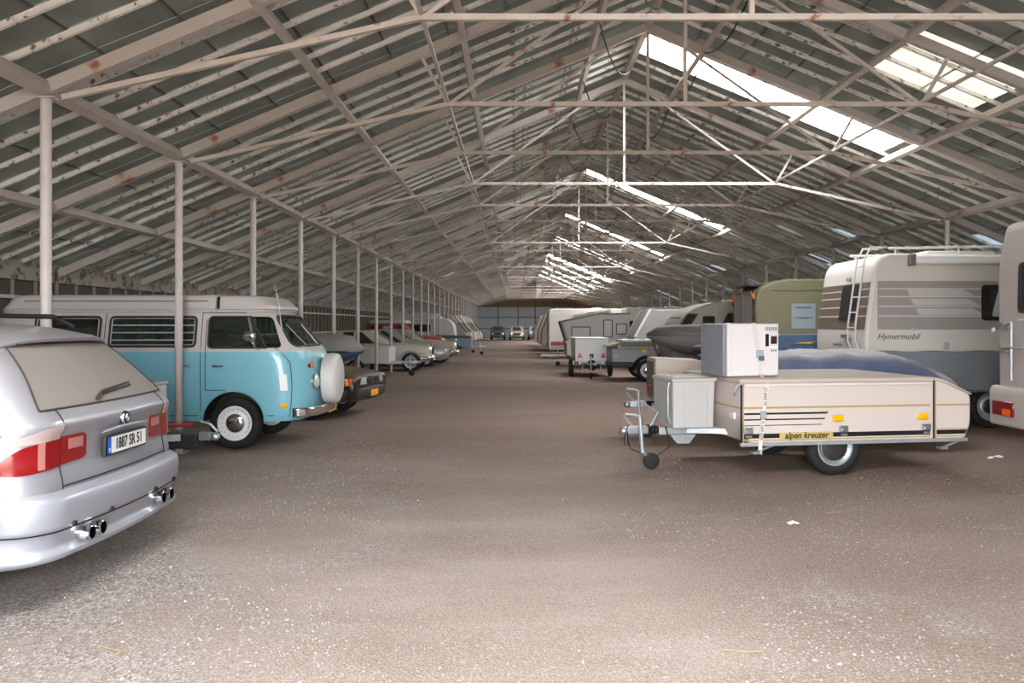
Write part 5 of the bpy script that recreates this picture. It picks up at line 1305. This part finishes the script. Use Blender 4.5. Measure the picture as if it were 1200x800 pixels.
def striped_motorhome():
    c = T('motorhome', 'white motorhome with grey striped flank band, rear ladder and slanted dark lettering', 'motorhome', (5.37, 13.52, 0), 180)
    h = 1.02
    box_body(c, [(-.06, .55), (-5.6, .55), (-5.6, 2.66), (-.18, 2.70), (0, 1.35)], h, 'caravan_white', rads=[.1, .1, .15, .28, .2], bevel=.05)
    rear = lambda z: -.18*(max(0, z-1.35)/1.35)
    def band(z0, z1, m, x1=-5.5, off=.004, nm='stripe'):
        for s in (1, -1): MB().box(x1, -.22, min(s*h, s*(h+off)), max(s*h, s*(h+off)), z0, z1).build(nm, m, c)
    for s in (1, -1):
        MB().box(-5.55, -.20, min(s*h, s*(h+.003)), max(s*h, s*(h+.003)), 1.52, 2.27).build('flank_band', 'band_grey', c)
    for z in (1.72, 1.87, 2.02, 2.14): band(z, z+.018, 'caravan_white', off=.007)
    for k, (z, x) in enumerate(((1.75, -.84), (1.90, -.76), (2.04, -.70))):
        for s in (1,): MB().prism([(x, z), (x-1.0, z), (x-.83, z+.095), (x+.05, z+.095)], h, h+.008, 'xz').build('pale_block', 'pale_stripe', c)
    # rear face: brown band with pale lines, window, ladder, rack hook
    def rbox(y0, y1, z0, z1, d, m, nm, par=None):
        mb = MB(); v = [(rear(z)+o, y, z) for y in (y0, y1) for z in (z0, z1) for o in (-.02, d)]
        mb.add(v, [(0, 1, 3, 2), (4, 6, 7, 5), (0, 4, 5, 1), (2, 3, 7, 6), (0, 2, 6, 4), (1, 5, 7, 3)]); return mb.build(nm, m, par or c)
    rbox(-h+.06, h-.06, 1.52, 2.26, .006, 'band_brown', 'rear_band')
    for z in (1.72, 1.87, 2.02, 2.14): rbox(-h+.06, h-.06, z, z+.02, .010, 'caravan_white', 'stripe')
    w = rbox(-.02, .58, 1.70, 2.22, .02, 'dark_glass', 'rear_window')
    rbox(-.05, .61, 2.20, 2.24, .024, 'black_trim', 'window_frame', w); rbox(-.05, -.02, 1.68, 2.22, .024, 'black_trim', 'window_frame', w); rbox(.58, .61, 1.68, 2.22, .024, 'black_trim', 'window_frame', w); rbox(-.05, .61, 1.67, 1.70, .024, 'black_trim', 'window_frame', w)
    lad = MB(); 
    for y in (.62, .90): 
        MB().tube([(.03, y+.02, 1.15), (.10, y, 1.35), (.09, y, 1.6), (-.06, y-.02, 2.62), (-.16, y-.03, 2.80), (-.40, y-.03, 2.80)], .016, 8).build('ladder_rail', 'white', c, smooth=60)
    for k in range(5): 
        z = 1.55+k*.24; MB().tube([(.095-.15*(z-1.6), .62, z), (.095-.15*(z-1.6), .90, z)], .012, 6).build('ladder_rung', 'white', c)
    MB().tube([(0, .10, 1.30), (.12, .10, 1.28), (.12, .45, 1.27)], .018, 6).build('rack_hook', 'steel', c)
    MB().box(0, .05, .22, .5, 1.38, 1.44).build('rear_lamp', 'steel', c)
    MB().sphere((-.10, .2, 2.34), .05, .03, .05, 8).build('rear_camera', 'galv', c)
    # flank: awning cassette, side window, lettering, locks
    a = MB().box(-5.4, -.72, h, h+.11, 2.53, 2.66).build('awning_cassette', 'white_clean', c, bevel=.03)
    MB().box(-.74, -.66, h, h+.12, 2.50, 2.68).build('awning_end', 'bumper_grey', a, bevel=.01)
    side_win(c, rect(-2.35, -1.80, 1.66, 2.21), h+.004, 1, 'dark_glass', 'black', fw=.05, r=.06); side_win(c, rect(-4.6, -3.2, 1.66, 2.21), h+.004, 1, 'dark_glass', 'black', fw=.05, r=.06)
    MB().prism(rp([(-1.95, 1.72), (-2.28, 1.72), (-2.28, 2.12), (-2.05, 2.12)], .05), h+.016, h+.022, 'xz').build('window_blind', 'pale_stripe', c)
    text('lettering', 'Hymermobil', .128, 'print_dark', c, (-.19, h+.006, 1.41), (90, 0, 180), .001, shear=.35, align='LEFT', bold=.0006)
    for x in (-.75, -1.32): MB().lathe([(.022, 0), (.022, .015), (.004, .02)], (x, h, 1.53), 'y', 12).build('locker_lock', 'galv', c)
    MB().box(-1.30, -1.22, h, h+.02, 1.20, 1.32).build('socket_cover', 'galv', c, bevel=.006)
    for s in (-1, 1):
        MB().tube([(-.5, s*.75, 2.80), (-2.8, s*.75, 2.84)], .02, 8).build('roof_rail', 'white', c, smooth=60)
        for x in (-.6, -1.6, -2.6): MB().tube([(x, s*.75, 2.66), (x, s*.75, 2.82)], .014, 6).build('rail_foot', 'white', c)
        wheel(c, -1.98, s*.90, .33, .19, s, 'galv', 'black', 'steel', 28); wheel(c, -4.9, s*.90, .33, .19, s, 'galv', 'black', 'steel', 20)
    MB().box(-2.3, -1.2, -.2, .55, 2.68, 2.78).build('roof_box', 'white', c, bevel=.03)
    MB().box(-5.5, -.3, -.85, .85, .42, .56).build('chassis', 'black_trim', c)
    return c
striped_motorhome()

def drape(name, label, x0, x1, y, z0, z1, mat, seed, amp=.03):
    mb = MB(); nx, nz = 70, 16; A = []
    for i in range(nx+1):
        for j in range(nz+1):
            u = i/nx; v = j/nz; x = x0+(x1-x0)*u; z = z1+(z0-z1)*v+.02*noise.noise(Vector((x*2, seed, 0)))*v
            d = amp*v*(noise.noise(Vector((x*3.1, z*1.2, seed)))+.5*noise.noise(Vector((x*7, z*2, seed+4))))-.015*v
            A.append((x, y+d, z))
    I = lambda i, j: i*(nz+1)+j
    fs = [(I(i, j), I(i+1, j), I(i+1, j+1), I(i, j+1)) for i in range(nx) for j in range(nz)]
    mb.add(A, fs); o = mb.build(name, mat, smooth=180); md = o.modifiers.new('solid', 'SOLIDIFY'); md.thickness = .004
    return tag(o, label, 'tarpaulin')
o = drape('tarpaulin', 'grey tarpaulin hung along the lower flank of the striped white motorhome', 4.75, 8.2, 12.44, .58, 1.20, 'tarp_grey', 5)
MB().tube([(4.74+3.48*i/30, 12.43, 1.205+.008*math.sin(i)) for i in range(31)], .014, 6).build('hem_rope', 'white', o)

def tarp_trailer():
    c = T('covered_trailer', 'trailer under a crumpled blue tarpaulin behind the cream folding trailer', 'trailer', (2.78, 11.60, 0), 0)
    MB().box(0.0, 2.7, -.66, .66, .40, .88).build('body', 'caravan_cream', c, bevel=.03)
    n, m = 60, 26; rings = []
    for i in range(n+1):
        u = i/n; x = -.04+3.25*u; ring = []
        top = 1.16+.05*min(1, u*3)-(.36*max(0, (u-.72)/.28)**1.2); w = .80-.02*u
        for j in range(m+1):
            a = j/m; y = -w*math.cos(PI*a); k = abs(math.cos(PI*a)); z = top-.10*k**3-(top-.66)*max(0, (k-.86)/.14)**1.3
            nn = noise.noise(Vector((x*2.0+y*1.2, y*2.2, z)))*.05+noise.noise(Vector((x*6-y*4, y*5, z*3)))*.03+.02*abs(noise.noise(Vector((x*4+y*7, 5, 0))))+.05*max(0, noise.noise(Vector(((x-2.2)*1.3-y*1.5, 2, 0))))*(1-k)
            if u > .6: nn += .03*math.sin((x*9+y*6))*min(1, (u-.6)*4)*(1-k*.5)
            ring.append((x, y*(1+.02*noise.noise(Vector((x*3, j, 1)))), max(.45, z+nn)))
        rings.append(ring)
    mb = MB(); mb.add([p for r in rings for p in r], [(i*(m+1)+j, (i+1)*(m+1)+j, (i+1)*(m+1)+j+1, i*(m+1)+j+1) for i in range(n) for j in range(m)])
    o = mb.build('tarpaulin', 'tarp_blue', c, smooth=180); md = o.modifiers.new('solid', 'SOLIDIFY'); md.thickness = .005
    for s in (1, -1): wheel(c, 1.5, s*.66, .29, .16, s, 'galv', 'black', 'steel', 20)
    MB().bar((1.5, -.7, .29), (1.5, .7, .29), .05, .05).build('axle', 'black', c)
    # the drawbar points to the aisle with a beige box on it
    MB().box(-.85, .2, -.05, .05, .40, .48).build('drawbar', 'galv', c)
    for s in (1, -1): MB().bar((-.5, s*.04, .44), (.1, s*.45, .44), .05, .06).build('drawbar', 'galv', c)
    coupling(c, -1.22, 0, .46); jockey(c, -1.05, -.10, .66)
    MB().tube([(-.80, .02, .50), (-.72, 0, .66), (-.90, -.02, .74)], .018, 8).build('handbrake_lever', 'paint_red', c)
    b = MB().prism(rp([(-.85, .52), (-.20, .52), (-.20, 1.10), (-.85, 1.13)], .02), -.36, .36, 'xz').build('tongue_box', 'cream_lid', c, bevel=.015)
    MB().box(-.865, -.85, -.30, .30, .58, 1.08).build('box_door', 'dusty_brown', b, bevel=.005)
    MB().box(-.55, -.50, -.372, -.358, .78, .86).build('handle', 'black', b)
    return c
tarp_trailer()

# small sports boat between the two big vans
c = boat('motor_boat', 'white and blue motor boat with yellow swoosh showing between fridge and striped motorhome', (4.25, 15.45, 0), 180, 3.6, .68, .70, 1.12, 1.30, 'boat_white', 'boat_white')
MB().prism(rp([(-.35, 1.12), (-1.45, 1.16), (-1.28, 1.42), (-.55, 1.42)], .03), .55, .70, 'xz').build('blue_cowl', 'boat_blue', c, bevel=.02)
MB().prism([(-.80, 1.255), (-1.10, 1.25), (-1.24, 1.31), (-1.14, 1.28), (-1.0, 1.275)], .702, .708, 'xz').build('swoosh', 'yellow', c)
MB().prism(rp([(-1.30, 1.20), (-1.75, 1.20), (-1.55, 1.33), (-1.35, 1.33)], .02), -.5, .64, 'xz').build('windshield', 'lens_glass', c)

def khaki_van():
    c = T('khaki_van', 'khaki box van with dark rear windows and a paper notice on its flank', 'van', (4.80, 17.12, 0), 180)
    h = .86
    box_body(c, [(0, .5), (-4.6, .5), (-4.6, 2.50), (-.55, 2.52), (-.10, 2.36), (0, 2.1)], h, 'khaki', rads=[.06, .1, .1, .3, .2, .15], bevel=.06)
    for s in (1, -1):
        MB().box(-4.5, -.35, min(s*h, s*(h+.012)), max(s*h, s*(h+.012)), 2.28, 2.31).build('rain_gutter', 'khaki', c)
        MB().box(.0, .04, min(s*.72, s*.79), max(s*.72, s*.79), 2.12, 2.22).build('marker_lamp', 'lens_orange', c, bevel=.01)
        g = MB().box(-.006, .012, min(s*.06, s*.62), max(s*.06, s*.62), 1.55, 2.24).build('rear_window', 'trailer_grey', c)
        MB().ring(rect(s*.04 if s > 0 else -.64, s*.64 if s > 0 else -.04, 1.52, 2.27), rect(s*.08 if s > 0 else -.60, s*.60 if s > 0 else -.08, 1.56, 2.23), -.005, .03, 'yz').build('window_frame', 'wood', g)
        wheel(c, -.9, s*.76, .34, .18, s, 'khaki', 'black', 'steel', 20); wheel(c, -3.7, s*.76, .34, .18, s, 'khaki', 'black', 'steel', 20)
        for z in (1.7, 2.0): MB().box(-.01, .035, s*.78-.02, s*.78+.02, z, z+.07).build('hinge', 'black', c)
    MB().box(-.01, .006, -.80, .80, .75, 2.28).build('rear_door', 'khaki', c)
    MB().box(-.5, .02, -.6, .6, 2.38, 2.42).build('roof_lip', 'black_trim', c)
    MB().box(-4.4, -.2, -.7, .7, .42, .52).build('chassis', 'black_trim', c)
    n = MB().box(-1.20, -.72, h, h+.006, 1.52, 2.02).build('paper_notice', 'paper', c)
    for z, w in ((1.95, .36), (1.93, .30), (1.74, .40), (1.73, .2)): MB().box(-.96-w/2, -.96+w/2, h+.006, h+.008, z-.012, z+.004).build('print_line', 'print_grey', n)
    return c
khaki_van()

c = boat('covered_boat', 'slim grey boat with dark cover and raised bow beyond the fridge', (3.22, 20.0, 0), 180, 3.8, .62, .84, 1.34, 1.60, 'boat_grey', 'boat_dark', wheelx=-2.4)
c = boat('dinghy', 'dark rounded dinghy hull low beside the grey boat', (4.05, 18.62, 0), 180, 2.2, .42, .80, 1.05, 1.16, 'boat_dark', 'boat_dark', wheelx=-1.3)

def camp_trailer():
    c = T('camping_trailer', 'grey camping trailer with wedge-shaped black hood and yellow lamp behind the beige tongue box', 'trailer', (2.72, 23.75, 0), 0)
    MB().box(0, 1.72, -.70, .70, .52, .92).build('body', 'trailer_grey', c, bevel=.02)
    MB().box(-.02, 1.74, -.72, .72, .38, .53).build('chassis', 'black', c, bevel=.02)
    MB().prism(rp([(-.12, .95), (1.76, .95), (1.76, 1.10), (.35, 1.10), (-.10, .99)], .02), -.73, .73, 'xz').build('hood', 'dusty_brown', c, bevel=.015)
    MB().box(.30, 1.74, -.70, .70, 1.10, 1.16).build('lid', 'galv', c, bevel=.01)
    for s in (1, -1):
        MB().tube([(.15, s*.76, .93), (1.70, s*.76, .93)], .022, 8).build('side_rail', 'galv', c)
        for x in (.18, 1.25): MB().box(x, x+.05, min(s*.70, s*.77), max(s*.70, s*.77), .90, 1.02).build('hood_clamp', 'galv', c)
        wheel(c, .98, s*.82, .30, .17, s, 'white', 'chrome', 'steel', 24)
        MB().tube([(.98+.38*math.cos(PI*i/12), s*.80, .30+.38*math.sin(PI*i/12)) for i in range(13)], .055, 6).build('mudguard', 'black', c, smooth=60)
        MB().box(.86, .98, min(s*.70, s*.74), max(s*.70, s*.74), .80, .90).build('side_marker', 'lens_amber', c, bevel=.01)
        MB().box(.06, .16, min(s*.70, s*.705), max(s*.70, s*.705), .66, .72).build('sticker', 'gold_plate', c)
        for k in range(4): MB().box(.5+k*.33, .62+k*.33, min(s*.5, s*.62), max(s*.5, s*.62), 1.16, 1.18).build('hatch_catch', 'white', c)
    MB().box(1.35, 1.72, -.74, -.735, .98, 1.07).build('name_plate', 'wood', c)
    MB().bar((.98, -.75, .30), (.98, .75, .30), .06, .06).build('axle', 'black', c)
    return c
camp_trailer()

def white_box_trailer():
    # seen end on, its drawbar towards the camera
    c = T('box_trailer', 'white box trailer seen end on with two red warning triangles at the aisle', 'trailer', (2.30, 24.75, 0), -90)
    MB().box(-2.0, 0, -.50, .50, .48, 1.17).build('body', 'white_clean', c, bevel=.015)
    MB().box(-2.02, .02, -.52, .52, 1.15, 1.19).build('lid', 'white', c, bevel=.01)
    MB().box(-2.0, .03, -.58, .58, .38, .49).build('chassis', 'galv', c, bevel=.008)
    for s in (1, -1):
        t = MB().prism([(s*.36-.085, .58), (s*.36+.085, .58), (s*.36, .75)], .004, .016, 'yz').build('warning_triangle', 'reflector', c)
        wheel(c, -.35, s*.60, .26, .14, s, 'galv', 'galv', 'steel', 20)
        MB().box(-.68, -.02, min(s*.53, s*.69), max(s*.53, s*.69), .53, .57).build('mudguard', 'black', c, bevel=.01)
        MB().box(.02, .05, min(s*.40, s*.54), max(s*.40, s*.54), .40, .47).build('lamp', 'lens_red', c)
        MB().tube([(.02, s*.28, .38), (.02, s*.28, .12)], .014, 6).build('prop_stand', 'steel', c)
    MB().bar((-.35, -.6, .26), (-.35, .6, .26), .05, .05).build('axle', 'black', c)
    MB().box(.0, .02, -.06, .06, .58, .70).build('latch', 'black', c)
    MB().lathe([(.10, -.06), (.16, -.05), (.16, .05), (.10, .06)], (.10, 0, .36), 'x', 18).build('spare_wheel', 'rubber', c)
    drawbar(c, .0, 1.1, .42, spread=.3)
    return c
white_box_trailer()

def folding_caravan():
    c = T('folding_caravan', 'grey folding caravan with slanted ends and three framed windows behind the box trailer', 'caravan', (1.85, 31.4, 0), 0)
    h = .90
    box_body(c, [(0.05, .42), (2.45, .42), (2.45, .95), (.05, .95)], h, 'caravan_cream', 'lower_body', rads=.05, bevel=.02)
    box_body(c, [(0.08, .97), (2.40, .97), (2.40, 1.98), (1.30, 1.98), (-.10, 1.70)], h-.03, 'caravan_grey', rads=.04, bevel=.02)
    MB().prism([(-.20, 1.72), (-.12, 1.74), (.13, .95), (.05, .95)], -h, h, 'xz').build('end_flap', 'bumper_grey', c, bevel=.01)
    MB().box(0, 2.50, -h-.03, h+.03, .92, .98).build('ledge', 'caravan_cream', c, bevel=.01)
    MB().prism([(-.12, 1.70), (1.30, 1.985), (2.46, 1.985), (2.46, 2.03), (1.28, 2.03), (-.14, 1.74)], -h, h, 'xz').build('roof', 'bumper_grey', c, bevel=.008)
    for s in (1, -1):
        for x0, x1, z0, z1 in ((.22, .95, 1.08, 1.52), (1.42, 1.78, 1.10, 1.78), (1.90, 2.32, 1.22, 1.64)): side_win(c, rect(x0, x1, z0, z1), s*(h-.03), s, 'band_grey', 'black', r=.06, fw=.035)
        wheel(c, 1.2, s*(h-.08), .28, .16, s, 'galv', 'galv', 'steel', 20)
    MB().bar((1.2, -.8, .28), (1.2, .8, .28), .05, .05).build('axle', 'black', c)
    MB().box(.1, 2.4, -.7, .7, .36, .43).build('chassis', 'black_trim', c)
    MB().box(-.9, .2, -.04, .04, .38, .45).build('drawbar', 'galv', c); coupling(c, -1.1, 0, .42) if False else None
    j = MB().tube([(-.25, -.1, .62), (-.25, -.1, .12)], .022, 8).build('jockey_leg', 'galv', c)
    MB().lathe([(.02, -.03), (.09, -.03), (.09, .03), (.02, .03)], (-.25, -.1, .09), 'y', 14).build('jockey_wheel', 'rubber', j)
    MB().tube([(.9, 0, 1.95), (.95, 0, 2.06), (1.15, 0, 2.08)], .03, 8).build('chimney_pipe', 'galv', c)
    return c
folding_caravan()

c = caravan('touring_caravan', 'tall white caravan with red lower stripe and red lamp behind the folding caravan', (1.50, 38.6, 0), 180, [(0, .42), (-4.6, .42), (-4.6, 2.33), (0, 2.33)], 1.05, 'caravan_white',
        [(-4.0, -3.0, 1.35, 1.9)], [(-.6, .6, 1.3, 1.85, 0)], stripe=[('stripe_red', .62, .80, -4.5, -.1), ('band_grey', 1.98, 1.99, -4.5, -.05), ('trailer_grey', .44, .60, -4.5, -.1)], bar=False, rads=[.12, .1, .12, .22])
MB().prism(rp([(-1.12, 1.98), (-2.87, 2.24), (-2.84, 2.32), (-1.17, 2.08)], .03), 1.05, 1.30, 'xz').build('awning_roll', 'caravan_cream', c)
c = caravan('touring_caravan', 'grey caravan with white-edged raked front beyond the camping trailer', (4.02, 28.6, 0), 180, [(0, .5), (-4.6, .5), (-4.6, 2.12), (-.52, 2.12), (0, 1.2)], 1.0, 'caravan_grey', [(-3.6, -2.4, 1.3, 1.8)], [], rads=.08, bar=False)
for s_ in (1, -1): MB().prism([(.02, 1.18), (-.06, 1.18), (-.60, 2.13), (-.50, 2.13)], min(s_*.99, s_*1.02), max(s_*.99, s_*1.02), 'xz').build('edge_trim', 'white', c)
caravan('touring_caravan', 'white caravan with two dark side windows between folding caravan and grey raked one', (4.25, 34.3, 0), 180, [(0, .5), (-4.6, .5), (-4.6, 2.3), (-.35, 2.3), (0, 1.3)], 1.0, 'caravan_white', [(-.75, -.40, 1.3, 1.75), (-1.35, -.95, 1.3, 1.85)], [], rads=.1, bar=False)
caravan('touring_caravan', 'dusty silver caravan with rounded front and tinted windows beyond the grey boat', (4.0, 21.9, 0), 180, [(0, .5), (-3.7, .5), (-3.7, 2.18), (-1.1, 2.2), (-.35, 1.92), (0, 1.3)], 1.0, 'caravan_silver', [[(-.16, 1.52), (-.46, 1.52), (-.70, 1.88), (-.42, 1.88)], (-1.12, -.80, 1.62, 1.82), [(-1.30, 1.60), (-1.72, 1.60), (-1.72, 1.90), (-1.45, 1.90)], (-2.6, -1.95, 1.58, 1.95)], [(-.7, .7, 1.35, 1.8, -.06)], wheelx=-2.0, rads=.35, end_tilt=.55, bar=False)
caravan('touring_caravan', 'taupe rounded caravan with large dark flank window left of the khaki van', (5.0, 19.95, 0), 180, [(0, .5), (-4.4, .5), (-4.4, 2.2), (-.7, 2.22), (-.12, 1.9), (0, 1.3)], .68, 'caravan_silver', [[(-.10, 1.6), (-.52, 1.6), (-.60, 2.0), (-.30, 2.0)], (-1.6, -.8, 1.5, 1.95)], [], rads=.3, bar=False) if False else None
for k, (y, x, m) in enumerate(((44.2, 1.35, 'caravan_grey'), (48.3, 1.28, 'caravan_silver'), (52.6, 1.15, 'caravan_cream'), (57.0, 1.2, 'caravan_white'), (62.2, 1.3, 'caravan_silver'))):
    caravan('touring_caravan', ['grey caravan with its lamp end out just past the tall white one', 'taupe caravan second past the tall white one on the right', 'cream caravan third past the tall white one on the right', 'white caravan fourth past the tall white one on the right', 'farthest visible caravan on the right'][k], (x, y, 0), 180, [(0, .45), (-4.4, .45), (-4.4, 2.15), (-.4, 2.2), (0, 1.2)], 1.0, m, [(-3.5, -2.2, 1.25, 1.8)], [(-.6, .6, 1.25, 1.7, -.05)], rads=.15, bar=False, end_tilt=.35, group='far caravans in the right row')

# ------------------------------------------------------------------ cables under the ridge, litter
def cable(label, pts, r=.012):
    o = MB().tube(pts, r, 6).build('power_cable', 'cable_black', smooth=60); return tag(o, label, 'cable')
def sag(a, b, d, n=10): return [Vector(a).lerp(Vector(b), i/n)-Vector((0, 0, d*4*(i/n)*(1-i/n))) for i in range(n+1)]
for k in range(0, 9):
    i = k; ya = TY(i)+BAY*.55; a = (CX-.9, ya, ZG(.9)-.19); b = (CX-.12, ya+BAY*.9, ZG(.12)-.42)
    cable('black cable looping from the left purlin to the ridge, %s from the camera' % ORD[k], sag(a, b, .30))
pts = []
for i in range(0, 12):
    pts += sag((CX+.9, TY(i), ZG(.9)-.19), (CX+.9, TY(i+1), ZG(.9)-.19), .28, 8)[:-1]
cable('long black cable hanging in festoons along the right ridge purlin', pts, .014)
M('litter', (228, 226, 222), .8)
for lb, x, y, s in (('small white paper scrap on the earth below the folding trailer', 2.22, 6.52, .055), ('pale crumpled litter on the ground at the far right', 5.82, 9.78, .07), ('pale litter flake right beside the crumpled one', 5.68, 9.70, .05)):
    mb = MB(); rg2 = random.Random(int(x*100)); n = 9
    vs = [(s*math.cos(2*PI*k/n)*rg2.uniform(.5, 1.2), s*.7*math.sin(2*PI*k/n)*rg2.uniform(.5, 1.2), rg2.uniform(0, .015)) for k in range(n)]
    mb.add(vs+[(0, 0, .025)], [(k, (k+1) % n, n) for k in range(n)]); o = mb.build('paper_scrap', 'litter'); o.location = (x, y, 0); md = o.modifiers.new('s', 'SOLIDIFY'); md.thickness = .003; tag(o, lb, 'litter')
M('straw', (150, 128, 88), .8)
for lb, P in (('yellow leaf stalk on the gravel at the lower left', [(-2.06, 4.02), (-1.98, 3.98), (-1.92, 3.96), (-1.88, 3.92)]), ('thin dry twig on the earth right of the aisle', [(1.0, 3.98), (1.06, 3.97), (1.13, 3.95), (1.2, 3.96)]), ('pale splinter of wood on the earth below the trailer wheel', [(2.62, 6.85), (2.70, 6.88), (2.78, 6.90)])):
    o = MB().tube([(x, y, .006) for x, y in P], .0035, 6).build('twig', 'straw'); tag(o, lb, 'twig')
